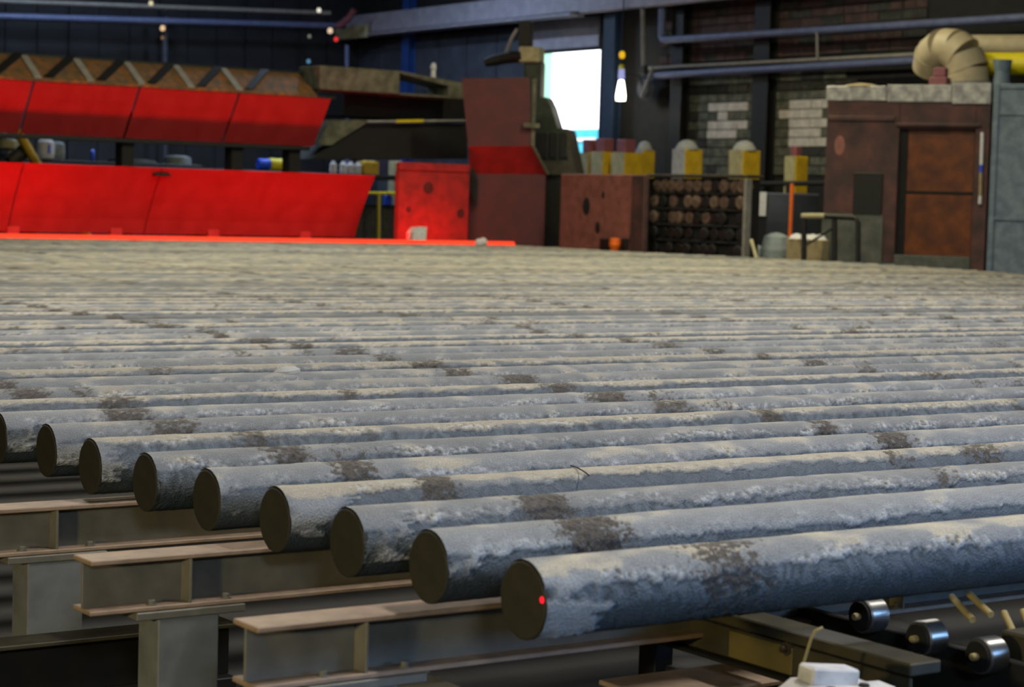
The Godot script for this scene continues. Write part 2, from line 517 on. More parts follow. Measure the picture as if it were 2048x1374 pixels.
func steel_bar_mesh(seed_: int, u: float, n_rings: int, n_front: int, n_back: int, start: float, finish: float, hot := false) -> ArrayMesh:
	# ring positions: close together where the bar crosses the picture
	var r := RandomNumberGenerator.new()
	r.seed = seed_ * 97 + 3
	var w0 := maxf(start, 0.33 * u)
	var w1 := minf(finish, 1.14 * u + 1.8)
	var xs := PackedFloat32Array()
	if w0 > start + 0.5:
		for k in 16: xs.append(lerpf(start, w0, k / 16.0))
	for k in n_rings: xs.append(lerpf(w0, w1, k / float(n_rings - 1)))
	if w1 < finish - 0.3:
		for k in 40: xs.append(lerpf(w1, finish, pow((k + 1) / 40.0, 1.4)))
	var phis := PackedFloat32Array()
	for k in n_front: phis.append(deg_to_rad(lerpf(-32.0, 150.0, k / float(n_front - 1))))
	for k in n_back: phis.append(deg_to_rad(lerpf(150.0, 328.0, (k + 1) / float(n_back))))
	var nx := xs.size()
	var np := phis.size()
	var tan := r.randf() < 0.4
	if seed_ < 22: tan = seed_ in [3, 6, 9, 12, 15, 16, 19]
	var edge0 := r.randf_range(31.0, 44.0) if tan else r.randf_range(50.0, 68.0)
	var tan_top := 1.15 if tan else r.randf_range(-0.35, 0.1)
	var flake := r.randf_range(0.35, 1.0)
	var tone := r.randf_range(0.84, 1.12) if u < 12.0 else r.randf_range(0.62, 1.2)
	if seed_ == 0:
		edge0 = 63.0
		tan_top = 0.55
		flake = 1.0
		tone = 1.3
	elif u < 5.4: tone *= 1.2
	if u > 13.0: tan_top += 0.5 * clampf((u - 13.0) / 9.0, 0.0, 1.0)  # farther bars tanner: the yellower light there put into the colour
	var coarse := clampf((u - 10.0) / 14.0, 0.0, 1.0)
	var crack := start + (0.17 if seed_ == 0 else r.randf_range(0.03, 0.22))
	var shift := r.randf() * 200.0
	var peel := r.randf_range(0.02, 0.3)
	var pos := PackedVector3Array()
	var col := PackedColorArray()
	var uv := PackedVector2Array()
	pos.resize(nx * np)
	col.resize(nx * np)
	uv.resize(nx * np)
	var pa := 3.33 + r.randf_range(-0.05, 0.05)
	var patches := []
	for k in 9: patches.append([pa + k * 2.37 + r.randf_range(-0.07, 0.07), r.randf_range(0.05, 0.1), r.randf_range(0.25, 1.0) if k > 1 else r.randf_range(0.75, 1.15)])
	for k in 5: patches.append([r.randf_range(start, finish), r.randf_range(0.03, 0.08), r.randf_range(0.3, 0.7)])
	for i in nx:
		var x := xs[i]
		var sx := x + shift
		var e := edge0 + 11.0 * noise_a.get_noise_2d(sx * 9.0, seed_ * 7.0) + 9.0 * noise_b.get_noise_2d(sx * 1.3, seed_ * 3.0)
		var nearness := 0.0
		for pt in patches:
			var d: float = absf(x - pt[0]) / pt[1]
			if d < 1.6: nearness = maxf(nearness, pt[2] * clampf(1.6 - d, 0.0, 1.0))
		for j in np:
			var ph := phis[j]
			var deg := rad_to_deg(ph)
			var ex := e
			if x < crack + 0.012 * noise_a.get_noise_2d(ph * 6.0, seed_) * 6.0: ex = 165.0 if seed_ == 0 else 118.0
			var n1 := noise_a.get_noise_3d(sx * 16.0, ph * 2.4, seed_ * 5.0)
			var n2 := noise_b.get_noise_3d(sx * 4.0, ph * 0.8, seed_ * 5.0 + 40.0)
			var n3 := noise_a.get_noise_3d(sx * 34.0, ph * 5.0, seed_ * 5.0 + 90.0)
			var crust := clampf((ex - deg) / 2.0 + n1 * 2.2, 0.0, 1.0)
			if deg > 200.0: crust = 0.6
			elif deg > 62.0: crust *= clampf(1.0 + (n2 - 0.06) * 5.0 + n1 * 1.5, 0.0, 1.0)
			# a second skin of scale that peels off in plates on the top
			var skin := clampf((n2 - peel) * 14.0 + n1 * 2.0, 0.0, 1.0) * crust
			var patch := clampf(nearness * 2.4 + n3 * 2.4 + n1 * 2.0 - 0.95, 0.0, 1.0) if nearness > 0.0 else 0.0
			# the broken rim of the crust: rubble of small flakes
			var rub := clampf(1.0 - absf(ex - 12.0 - deg) / 17.0, 0.0, 1.0) * flake * (0.55 + 1.2 * n2)
			rub = clampf(rub, 0.0, 1.0)
			var rr := R - 0.0058 + crust * 0.0045 + skin * 0.0013 + n1 * 0.0005
			var streak := noise_a.get_noise_2d(sx * 26.0 + n2 * 1.5, deg * 0.012)
			rr += (1.0 - crust) * (0.00035 * sin(sx * TAU / 0.027 + 2.0 * n2) + 0.0014 * streak) * flake
			rr += rub * n3 * 0.0085
			rr -= patch * (0.002 + 0.006 * n3)
			if hot: rr = R - 0.002 + n1 * 0.001
			pos[i * np + j] = Vector3(x - start, rr * cos(ph), rr * sin(ph))
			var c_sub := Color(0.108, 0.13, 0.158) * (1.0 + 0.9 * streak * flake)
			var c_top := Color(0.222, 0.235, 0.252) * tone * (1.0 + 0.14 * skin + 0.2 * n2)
			var dust_and_light := clampf((34.0 - deg + 30.0 * n2 + 8.0 * n1) / 4.0, 0.0, 1.0) * clampf(tan_top + 1.5 * n2, 0.0, 1.0)
			c_top = c_top.lerp(Color(0.40, 0.365, 0.3) * tone, dust_and_light)
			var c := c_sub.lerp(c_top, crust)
			c = c * (1.0 + 0.14 * n1 + 0.7 * rub * n3)
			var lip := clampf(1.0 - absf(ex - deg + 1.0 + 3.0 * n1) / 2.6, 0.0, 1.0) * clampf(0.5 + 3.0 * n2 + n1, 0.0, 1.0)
			c = c.lerp(Color(0.05, 0.056, 0.066), lip * 0.75)  # dark crack at the crust lip, with its shade painted in
			c = c.lerp(Color(0.54, 0.55, 0.57), clampf(rub * (n3 * 3.2 - 0.1 + 0.8 * n1), 0.0, 0.9))
			c = c.lerp(Color(0.06, 0.07, 0.085), clampf(rub * (-n3 * 3.6 - 0.55), 0.0, 0.8))
			c = c.lerp(Color(0.052, 0.043, 0.037) * (1.0 + 1.6 * n3), patch * 0.95)
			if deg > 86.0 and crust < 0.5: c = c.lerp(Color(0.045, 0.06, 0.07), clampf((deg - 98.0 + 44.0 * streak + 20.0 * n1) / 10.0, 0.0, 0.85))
			c.a = 1.0
			col[i * np + j] = c.clamp()
			uv[i * np + j] = Vector2(sx, ph * R)
	var nor := PackedVector3Array()
	nor.resize(nx * np)
	for i in nx:
		var ia := maxi(i - 1, 0) * np
		var ib := mini(i + 1, nx - 1) * np
		for j in np:
			var ja := j - 1 if j > 0 else np - 2
			var jb := j + 1 if j < np - 1 else 1
			nor[i * np + j] = (pos[i * np + jb] - pos[i * np + ja]).cross(pos[ib + j] - pos[ia + j]).normalized()
	var idx := PackedInt32Array()
	idx.resize((nx - 1) * (np - 1) * 6)
	var q := 0
	for i in nx - 1:
		for j in np - 1:
			var a := i * np + j
			idx[q] = a; idx[q + 1] = a + np; idx[q + 2] = a + 1
			idx[q + 3] = a + 1; idx[q + 4] = a + np; idx[q + 5] = a + np + 1
			q += 6
	if nor[np / 3].dot(Vector3(0, pos[np / 3].y, pos[np / 3].z)) < 0.0:
		for k in nor.size(): nor[k] = -nor[k]
	# front faces run clockwise
	var cr := (pos[idx[1]] - pos[idx[0]]).cross(pos[idx[2]] - pos[idx[0]])
	if cr.dot(nor[idx[0]]) > 0.0:
		for k in range(0, idx.size(), 3):
			var t := idx[k + 1]
			idx[k + 1] = idx[k + 2]
			idx[k + 2] = t
	var arr := []
	arr.resize(Mesh.ARRAY_MAX)
	arr[Mesh.ARRAY_VERTEX] = pos
	arr[Mesh.ARRAY_NORMAL] = nor
	arr[Mesh.ARRAY_COLOR] = col
	arr[Mesh.ARRAY_TEX_UV] = uv
	arr[Mesh.ARRAY_INDEX] = idx
	var mesh := ArrayMesh.new()
	mesh.add_surface_from_arrays(Mesh.PRIMITIVE_TRIANGLES, arr)
	return mesh

func end_disc(out: float) -> ArrayMesh:
	var st := mb()
	lathe(st, [Vector2(0.0, 0.006), Vector2(0.03, 0.0055), Vector2(0.09, 0.004), Vector2(0.0938, 0.0005), Vector2(0.094, -0.012), Vector2(0.0, -0.012)], 48, Transform3D(Basis(Vector3(0, out, 0), Vector3(-out, 0, 0), Vector3(0, 0, 1)), Vector3.ZERO))
	return st.commit()

const STARTS := [2.784, 2.816, 2.813, 2.822, 2.815, 2.805, 2.796, 2.823, 2.80, 2.81]
const OFFSETS := [-0.010, 0.027, 0.003, 0.004, 0.0, -0.007, -0.014, 0.011]

func bed() -> void:
	var near_end := end_disc(1.0)
	var far_end := end_disc(-1.0)
	var looks := ["", "a dark olive cut end and a split crust", "a cut end and pale flaked flank", "an olive cut end over the middle beam", "a dark cut end above the beam flange", "a cut end shaded by its neighbour", "a small cut end near the left edge", "the leftmost full cut end in view"]
	for n in BARS:
		var u: float = FIRST + PITCH * n + (OFFSETS[n] if n < 8 else rng.randf_range(-0.008, 0.008))
		var start: float = STARTS[n] if n < 10 else 2.81 + rng.randf_range(-0.02, 0.02)
		# the far ends stand in a slightly wavy line
		var t := clampf((u - 21.4) / 12.0, -1.0, 1.0)
		var finish := 23.98 + 0.95 * sin(clampf((u - 21.4) / 9.4, 0.0, 1.0) * PI * 0.95) - 0.35 * maxf(t, 0.0) + rng.randf_range(-0.05, 0.05)
		var label := ""
		if n == 0: label = "nearest round steel bar, with a red laser dot on its dark cut end"
		elif n < 8: label = ordinal(n + 1) + " steel bar from the front, with " + looks[n]
		elif n == BARS - 1: label = "farthest grey steel bar of the bed, reddened by the glowing bar behind it"
		else: label = ordinal(n + 1) + " grey scaled steel bar counting back from the nearest bar of the cooling bed"
		var o := thing("steel_bar", label, "steel bar", Vector3(start, 0.7, -u), 0.0, "round steel bars cooling side by side on the bed")
		var rings := 1300 if n < 6 else (850 if n < 14 else (520 if n < 30 else 260))
		var front := 48 if n < 6 else (36 if n < 14 else (22 if n < 30 else 13))
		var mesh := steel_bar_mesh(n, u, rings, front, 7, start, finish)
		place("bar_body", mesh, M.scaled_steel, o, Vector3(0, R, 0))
		place("cut_end", near_end, M.bar_end, o, Vector3(0.0, R, 0))
		if n > 36: place("cut_end", far_end, M.bar_end, o, Vector3(finish - start, R, 0))
		if n == 0:
			place("laser_dot_light", dot_mesh(), glow("laser_red", Color(1.0, 0.08, 0.16), 1.6), o, Vector3(-0.006, R + 0.0165, 0.0841))  # glowing disc put in for the reflected laser spot
	# the red-hot bar on the roller table just behind the bed
	var hot := thing("hot_steel_bar", "glowing red-hot steel bar lying along the far edge of the bed under the hoods", "steel bar", Vector3(-14, 0.762, -35.0))
	place("bar_body", steel_bar_mesh(90, 35.0, 200, 20, 8, -14.0, 23.9, true), M.hot_steel, hot, Vector3(0, R, 0))
	place("cut_end", far_end, M.hot_steel, hot, Vector3(37.9, R, 0))
	var rt := thing("roller_table", "dark roller table carrying the red-hot bar behind the cooling bed", "roller table", Vector3(0, 0, -35.0))
	for k in 16:
		var x := -12.0 + k * 2.3
		var st := mb()
		lathe(st, [Vector2(0, -0.2), Vector2(0.09, -0.2), Vector2(0.09, 0.2), Vector2(0, 0.2)], 16, along_z(Vector3(x, 0.672, 0)))
		part("roller", st, M.old_steel, rt)
		st = mb()
		bx(st, Vector3(x - 0.08, 0, -0.12), Vector3(x + 0.08, 0.56, 0.12))
		part("pedestal", st, M.machine_dark, rt)
	# flat skids that carry the bars, farther in
	for k in 7:
		var x := 6.2 + k * 2.4
		var sk := thing("skid_rail", "flat steel skid rail under the bars, %s from the cut ends" % ordinal(k + 1), "rail", Vector3(x, 0.0, -19.3), 0.0, "skid rails under the bars")
		var st := mb()
		bx(st, Vector3(-0.03, 0.685, -15.5), Vector3(0.03, 0.7, 15.55), 0.002)
		part("rail", st, M.bright_steel, sk)
		st = mb()
		for z in [-15.0, -7.5, 0.0, 7.5]:
			st = mb()
			bx(st, Vector3(-0.08, 0.0, z + 0.1), Vector3(0.08, 0.685, z + 0.2))
			part("foot", st, M.machine_dark, sk)

func dot_mesh() -> ArrayMesh:
	var st := mb()
	lathe(st, [Vector2(0, 0.0012), Vector2(0.0075, 0.001), Vector2(0.008, 0.0), Vector2(0, 0.0)], 20, Transform3D(Basis(Vector3(0, 1, 0), Vector3(-1, 0, 0), Vector3(0, 0, 1)), Vector3.ZERO))
	return st.commit()

# ---------- beams and posts under the near ends ----------
func beams() -> void:
	var lab := ["H-shaped steel beam nearest the camera, its cream end under the second bar", "H-shaped steel beam in the middle, standing on the grey box post", "H-shaped steel beam at the left edge, farthest of the three beams"]
	for k in 3:
		var u := 4.545 + 1.025 * k
		var b := thing("steel_beam", lab[k], "beam", Vector3(2.335, 0.525, -u), 0.0, "steel beams under the bar ends")
		var L := 3.35
		var st := mb()
		bx(st, Vector3(0, 0.145, -0.066), Vector3(L, 0.16, 0.066), 0.003)
		part("top_flange", st, M.beam_rust, b)
		st = mb()
		bx(st, Vector3(0, 0.012, -0.005), Vector3(L, 0.147, 0.005), 0.002)
		part("web", st, M.beam_paint, b)
		st = mb()
		bx(st, Vector3(0, 0.0, -0.066), Vector3(L, 0.014, 0.066), 0.003)
		var flange := part("bottom_flange", st, M.beam_rust, b)
		for x in [0.31, 0.34 + 0.62 * 3]:
			for s in [-1, 1]:
				st = mb()
				bx(st, Vector3(x, 0.012, 0.004 * s), Vector3(x + 0.009, 0.147, 0.064 * s), 0.002)
				part("stiffener", st, M.beam_paint, b)
		for x in [0.2, 0.44, 1.5, 2.2]:
			st = mb()
			lathe(st, [Vector2(0, 0.012), Vector2(0.011, 0.012), Vector2(0.012, 0.01), Vector2(0.012, 0.0), Vector2(0.018, 0.0), Vector2(0.018, -0.003), Vector2(0, -0.003)], 6, Transform3D(Basis.IDENTITY, Vector3(x, 0.017, 0.042)))
			part("bolt", st, M.beam_paint, flange)
		# the packing plate and the box post beneath
		var p := thing("box_post", ["grey box post under the nearest steel beam, mostly below the picture", "grey square box post with a dark dent, under the middle beam", "wide grey box post at the left edge, under the farthest beam"][k], "post", Vector3(2.335 + 0.19, 0.0, -u), 0.0, "posts under the steel beams")
		st = mb()
		bx(st, Vector3(-0.05, 0.5, -0.075), Vector3(0.3, 0.524, 0.075), 0.003)
		part("cap_plate", st, M.beam_paint, p)
		st = mb()
		bx(st, Vector3(0.02, 0.012, -0.07), Vector3(0.215, 0.5, 0.07), 0.004)
		part("shaft", st, M.post_paint, p)
		st = mb()
		bx(st, Vector3(-0.06, 0.0, -0.13), Vector3(0.3, 0.014, 0.13), 0.003)
		part("base_plate", st, M.old_steel, p)
	# the lower frame between the posts
	var lf := thing("lower_frame", "dark lower girder with a dusty top flange, low at the left behind the posts", "beam", Vector3(1.6, 0, -6.35))
	var st := mb()
	bx(st, Vector3(0, 0.27, -0.07), Vector3(1.6, 0.285, 0.07), 0.003)
	part("top_flange", st, M.olive_steel, lf)
	st = mb()
	bx(st, Vector3(0, 0.1, -0.006), Vector3(1.6, 0.27, 0.006), 0.002)
	part("web", st, M.machine_dark, lf)
	st = mb()
	bx(st, Vector3(0, 0.0, -0.07), Vector3(1.6, 0.1, 0.07), 0.004)
	part("sole", st, M.machine_dark, lf)
	for x in [0.35, 0.62]:
		st = mb()
		bx(st, Vector3(x, 0.1, 0.006), Vector3(x + 0.01, 0.27, 0.065), 0.002)
		part("stiffener", st, M.olive_steel, lf)
	# long girder lying low between the near and the middle post
	var g := thing("floor_girder", "low grey girder with a mossy yellow edge, between the two nearer beams", "beam", Vector3(2.72, 0, -5.1))
	st = mb()
	bx(st, Vector3(0, 0.3, -0.2), Vector3(0.62, 0.42, -0.17), 0.004)
	part("web", st, M.cabinet_blue, g)
	st = mb()
	bx(st, Vector3(0, 0.285, -0.2), Vector3(0.62, 0.3, 0.02), 0.004)
	part("ledge", st, M.olive_steel, g)
	st = mb()
	bx(st, Vector3(0.0, 0.0, -0.19), Vector3(0.62, 0.285, 0.01), 0.006)
	part("sole", st, M.olive_steel, g)

# ---------- chain conveyor at the lower right ----------
func front_machine() -> void:
	var c := thing("channel_rail", "brown steel channel with a bolt, running out from under the nearest bar at lower right", "rail", Vector3(3.75, 0, -3.7))
	var st := mb()
	bx(st, Vector3(0.0, 0.49, -1.25), Vector3(0.012, 0.575, 0.03), 0.003)
	part("web", st, M.olive_steel, c)
	st = mb()
	bx(st, Vector3(-0.01, 0.582, -1.25), Vector3(0.1, 0.615, 0.04), 0.004)
	part("top_flange", st, M.olive_steel, c)
	st = mb()
	bx(st, Vector3(-0.03, 0.478, -1.25), Vector3(0.1, 0.49, 0.03), 0.003)
	part("bottom_flange", st, M.machine_dark, c)
	st = mb()
	bx(st, Vector3(-0.008, 0.495, -0.66), Vector3(0.001, 0.57, -0.4), 0.002)
	part("cover_patch", st, mat("worn_yellow", Color(0.3, 0.27, 0.14), Color(0.42, 0.37, 0.18), 0.6), c)
	st = mb()
	lathe(st, [Vector2(0, 0.03), Vector2(0.009, 0.03), Vector2(0.01, 0.02), Vector2(0.01, 0.012), Vector2(0.02, 0.012), Vector2(0.021, 0.0), Vector2(0, 0)], 6, Transform3D(Basis(Vector3(0, 1, 0), Vector3(-1, 0, 0), Vector3(0, 0, 1)), Vector3(0.0, 0.565, -0.42)))
	part("bolt", st, M.old_steel, c)
	st = mb()
	for z in [-1.1, -0.35]:
		st = mb()
		bx(st, Vector3(0.02, 0.0, z), Vector3(0.09, 0.48, z + 0.08), 0.004)
		part("leg", st, M.machine_dark, c)
	# rollers along the chain
	var rl := ["nearest bright-rimmed chain roller at lower right", "bright-rimmed chain roller, second from the lower right corner", "dark chain roller under the nearest bar, only its pale pin catching light"]
	var rp := [Vector3(4.08, 0.584, -3.747), Vector3(4.08, 0.589, -3.966), Vector3(4.08, 0.61, -4.191)]
	for k in 3:
		var o := thing("chain_roller", rl[k], "roller", rp[k], 0.0, "rollers of the chain conveyor")
		st = mb()
		lathe(st, [Vector2(0.0, -0.004), Vector2(0.018, -0.004), Vector2(0.019, 0.003), Vector2(0.026, 0.003), Vector2(0.034, -0.002), Vector2(0.046, -0.002), Vector2(0.049, 0.003), Vector2(0.049, 0.062), Vector2(0.046, 0.066), Vector2(0, 0.066)], 40, along_x(Vector3.ZERO))
		part("rim", st, M.bright_steel, o)
		st = mb()
		lathe(st, [Vector2(0, 0.010), Vector2(0.04, 0.010), Vector2(0.043, 0.001), Vector2(0.0, 0.001)], 32, Transform3D(Basis(Vector3(0, 1, 0), Vector3(-1, 0, 0), Vector3(0, 0, 1)), Vector3(0.0, 0, 0)))
		var plate := part("side_plate", st, M.black_soot, o)
		st = mb()
		lathe(st, [Vector2(0, 0.030), Vector2(0.009, 0.029), Vector2(0.011, 0.024), Vector2(0.011, 0.0), Vector2(0, 0.0)], 8, Transform3D(Basis(Vector3(0, 1, 0), Vector3(-1, 0, 0), Vector3(0, 0, 1)), Vector3(0.0, 0, 0)))
		part("pin", st, M.wire_yellow, plate)
	var f := thing("conveyor_frame", "black frame of the chain conveyor behind the rollers, with pale slat edges", "conveyor", Vector3(4.16, 0, -3.9))
	st = mb()
	bx(st, Vector3(0.0, 0.36, -0.9), Vector3(0.03, 0.57, 0.5), 0.004)
	part("side_plate", st, M.black_soot, f)
	st = mb()
	bx(st, Vector3(-0.35, 0.36, -0.9), Vector3(0.0, 0.39, 0.5), 0.004)
	part("tray", st, M.black_soot, f)
	st = mb()
	for z in [-0.3, 0.2]:
		st = mb()
		bx(st, Vector3(0.0, 0.0, z), Vector3(0.1, 0.36, z + 0.2), 0.004)
		part("leg", st, M.black_soot, f)
	for k in 4:
		st = mb()
		var a: Vector3 = [Vector3(4.27, 0.677, -4.033), Vector3(4.3, 0.688, -3.996), Vector3(4.3, 0.659, -3.866), Vector3(4.33, 0.668, -3.826)][k]
		var b: Vector3 = [Vector3(4.22, 0.639, -3.905), Vector3(4.25, 0.657, -3.867), Vector3(4.25, 0.616, -3.779), Vector3(4.28, 0.632, -3.751)][k]
		a -= f.position
		b -= f.position
		tube(st, [a, b], 0.010, 8)
		part("slat_edge", st, M.wire_yellow, f)
	st = mb()
	var ca: Vector3 = Vector3(4.2, 0.636, -3.766) - f.position
	bx(st, Vector3(ca.x, 0.4, ca.z - 0.02), Vector3(ca.x + 0.12, ca.y, ca.z + 0.3), 0.006)
	part("bearing_block", st, M.olive_steel, f)
	st = mb()
	for k in 3:
		st = mb()
		tube(st, [Vector3(rp[k].x - f.position.x + 0.06, rp[k].y, rp[k].z - f.position.z), Vector3(0.01, rp[k].y, rp[k].z - f.position.z)], 0.008, 8)
		part("axle", st, M.machine_dark, f)
	# bright rails that run on along the nearest beam at the right
	# the chipped white block and the bent wire in front
	var w := thing("machine_block", "chipped white-painted steel block at the bottom right, in front of the channel", "block", Vector3(3.45, 0.608, -3.572) + Vector3(0, -0.12, 0), -0.18)
	st = mb()
	prism(st, [Vector2(-0.125, -0.25), Vector2(0.13, -0.25), Vector2(0.13, 0.085), Vector2(0.10, 0.108), Vector2(0.0, 0.118), Vector2(-0.09, 0.122), Vector2(-0.125, 0.10)], -0.12, 0.03)
	part("body", st, M.dusty_white, w)
	st = mb()
	bx(st, Vector3(-0.1, 0.11, -0.1), Vector3(0.035, 0.155, -0.03), 0.006, Transform3D(Basis(Vector3.FORWARD, 0.1), Vector3.ZERO))
	part("lug", st, M.dusty_white, w)
	st = mb()
	bx(st, Vector3(0.06, 0.09, -0.06), Vector3(0.125, 0.115, 0.02), 0.006)
	part("corner_pad", st, M.dusty_white, w)
	for q in [[-0.05, 0.03], [0.05, 0.02], [-0.02, -0.07]]:
		st = mb()
		lathe(st, [Vector2(0, 0.003), Vector2(0.012, 0.002), Vector2(0.015, -0.004), Vector2(0, -0.004)], 9, Transform3D(Basis.IDENTITY, Vector3(q[0], 0.119, q[1] - 0.035)))
		part("bolt_head", st, M.machine_dark, w)
	w.position.y = maxf(w.position.y, 0.25)
	st = mb()
	var wp := [Vector3(3.5, 0.553, -3.804), Vector3(3.5, 0.598, -3.797), Vector3(3.5, 0.638, -3.783), Vector3(3.5, 0.682, -3.767), Vector3(3.5, 0.704, -3.754), Vector3(3.52, 0.712, -3.749)]
	var base: Vector3 = wp[0]
	wp.push_front(Vector3(base.x - 0.01, 0.0, base.z))
	tube(st, wp, 0.0042, 8)
	tag(part("bent_wire", st, M.wire_yellow), "thin bent yellowish wire standing up in front of the brown channel", "wire")
	# the flat plate at the bottom of the picture
	var pl := thing("cover_plate", "flat brown plate at the bottom edge, below the channel and the nearest bar", "plate", Vector3(3.2, 0, -4.2))
	st = mb()
	var pa: Vector3 = Vector3(3.447, 0.42, -4.464)
	var pb: Vector3 = Vector3(3.86, 0.42, -4.4)
	bx(st, Vector3(pa.x - 3.2, 0.405, pa.z + 4.2 - 0.1), Vector3(pb.x - 3.2 + 0.1, 0.42, pb.z + 4.2 + 0.08), 0.003)
	part("top", st, M.beam_rust, pl)
	st = mb()
	bx(st, Vector3(pa.x - 3.1, 0.0, pa.z + 4.2 - 0.04), Vector3(pb.x - 3.25, 0.405, pb.z + 4.2 + 0.04), 0.003)
	part("box", st, M.machine_dark, pl)

# ---------- the two tiers of red-lit hoods ----------
func hoods() -> void:
	var lower := thing("heat_hood", "lower row of red-lit heat shield panels along the far edge of the bed", "heat shield", Vector3(0, 0, -36.2))
	var seams := [-8.0, -3.6, 0.8, 5.2, 9.6, 13.95, 16.67, 21.34]
	for k in seams.size() - 1:
		var st := mb()
		var sag := 0.05
		var x0: float = seams[k] + 0.012
		var x1: float = seams[k + 1] - 0.012
		var ol := []
		var pts := [Vector2(0.0, 2.218), Vector2(-0.22, 1.92), Vector2(-0.46, 1.56), Vector2(-0.66, 1.22), Vector2(-0.78, 0.9519)]
		for p in pts: ol.append(p)
		for i in range(pts.size() - 1, -1, -1): ol.append(pts[i] + Vector2(-0.05, 0.0))
		prism_x(st, ol, x0, x1)
		part("panel", st, M.hood_paint, lower)
	for k in 14:
		var x := 20.16 - 2.0 * 1.02 * k
		var st := mb()
		bx(st, Vector3(x - 0.12, 0.62, -0.84), Vector3(x + 0.12, 1.05, -0.72), 0.01)
		bx(st, Vector3(x - 0.1, 0.0, -0.95), Vector3(x + 0.1, 0.62, -0.75), 0.01)
		part("foot", st, M.hood_paint, lower)
	var st2 := mb()
	bx(st2, Vector3(16.67 - 0.16, 2.218 - 0.16, -0.09), Vector3(16.67 + 0.18, 2.218 - 0.11, 0.01), 0.01)
	part("clamp", st2, M.machine_dark, lower)

	var upper := thing("heat_hood", "upper row of red-lit heat shield panels under the rusty ribbed roof", "heat shield", Vector3(0, 0, -36.75))
	var us := [-10.6, -8.5, -6.4, -4.3, -2.2, -0.1, 2.0, 4.1, 6.2, 8.25, 10.3, 12.35, 14.33, 16.43, 18.53, 20.6]
	for k in us.size() - 1:
		var st := mb()
		var x0: float = us[k] + 0.025
		var x1: float = us[k + 1] - 0.025
		var up_y := 3.724
		var lo_y := 2.778
		var lift := 0.0
		var pts := [Vector2(0.0, up_y), Vector2(-0.2, lerpf(up_y, lo_y, 0.3)), Vector2(-0.42, lerpf(up_y, lo_y, 0.6)), Vector2(-0.7, lo_y)]
		var ol := []
		for p in pts: ol.append(p + Vector2(0, lift))
		for i in range(pts.size() - 1, -1, -1): ol.append(pts[i] + Vector2(-0.05, lift))
		prism_x(st, ol, x0, x1)
		part("panel", st, M.hood_paint, upper)
	# the sloped roof of the hood with its ribs
	var st := mb()
	var ry := 3.724
	prism_x(st, [Vector2(0.02, ry + 0.01), Vector2(0.02, ry + 0.05), Vector2(-0.78, ry + 0.52), Vector2(-0.78, ry + 0.46)], -12.0, 20.6 - 0.35)
	part("roof_plate", st, M.rust_plate, upper)
	st = mb()
	bx(st, Vector3(-12.0, ry + 0.44, -0.95), Vector3(20.6 + 1.3, ry + 0.56, -0.76), 0.01)
	part("top_chord", st, M.machine_dark, upper)
	st = mb()
	bx(st, Vector3(-12.0, ry + 0.0, -0.08), Vector3(20.6 + 0.1, ry + 0.06, -0.02), 0.01)
	part("front_edge", st, M.machine_dark, upper)
	for k in 24:
		var x := 18.53 - 1.03 * k
		st = mb()
		prism_x(st, [Vector2(0.0, ry + 0.02), Vector2(0.0, ry + 0.09), Vector2(-0.72, ry + 0.52), Vector2(-0.76, ry + 0.46)], x - 0.07, x + 0.07)
		part("rib", st, M.rib_grey, upper)
	for k in 12:  # dark slanted strips that paint the rib shadows onto the roof
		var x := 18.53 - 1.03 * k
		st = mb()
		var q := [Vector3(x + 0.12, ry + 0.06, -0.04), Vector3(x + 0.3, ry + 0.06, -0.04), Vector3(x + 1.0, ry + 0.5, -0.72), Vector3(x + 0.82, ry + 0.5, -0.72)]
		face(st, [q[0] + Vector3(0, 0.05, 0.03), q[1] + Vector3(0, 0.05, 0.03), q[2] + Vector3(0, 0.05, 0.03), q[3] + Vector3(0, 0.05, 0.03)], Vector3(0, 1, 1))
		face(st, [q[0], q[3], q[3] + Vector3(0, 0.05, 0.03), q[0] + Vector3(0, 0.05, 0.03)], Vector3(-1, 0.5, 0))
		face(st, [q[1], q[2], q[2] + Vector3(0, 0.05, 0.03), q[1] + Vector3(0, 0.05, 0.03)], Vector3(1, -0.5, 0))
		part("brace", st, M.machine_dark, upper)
	for x in [14.33 - 0.7, 16.43 + 0.1, 18.53 + 0.35, 20.6 - 0.42]:
		st = mb()
		bx(st, Vector3(x - 0.1, 0.0, -1.1), Vector3(x + 0.16, 2.778 + 0.5, -0.78), 0.01)
		part("upright", st, M.black_soot, upper)
	st = mb()
	bx(st, Vector3(-12.0, 2.778 - 0.09, -0.78), Vector3(20.6 - 0.1, 2.778 - 0.01, -0.68), 0.01)
	part("bottom_edge", st, M.machine_dark, upper)
	# the end box, dusty on top, and the black housing behind
	var eb := thing("hood_end_box", "dusty grey box closing the right end of the ribbed hood roof", "duct", Vector3(0, 0, -36.8))
	st = mb()
	bx(st, Vector3(20.35, 3.906, -0.9), Vector3(22.22, 4.383, -0.02), 0.015)
	part("box", st, M.dusty_plate, eb)
	st = mb()
	prism(st, [Vector2(22.22, 4.383), Vector2(22.22, 4.383 - 0.05), Vector2(23.79 - 0.35, 4.156 - 0.02), Vector2(23.79, 4.156 - 0.05), Vector2(23.79, 4.156 + 0.06)], -0.9, -0.02)
	part("sloped_lid", st, M.dusty_plate, eb)
	st = mb()
	bx(st, Vector3(23.79 - 0.38, 3.906 + 0.02, -0.9), Vector3(23.79, 4.156 - 0.03, -0.02), 0.01)
	part("end_block", st, M.dusty_plate, eb)
	st = mb()
	bx(st, Vector3(22.22, 3.906 - 0.02, -0.9), Vector3(23.79, 3.906 + 0.03, -0.02), 0.01)
	part("sill", st, M.dusty_plate, eb)
	var bh := thing("machine_housing", "black machine housing under the end box, right of the upper hood", "machine", Vector3(0, 0, -37.6))
	st = mb()
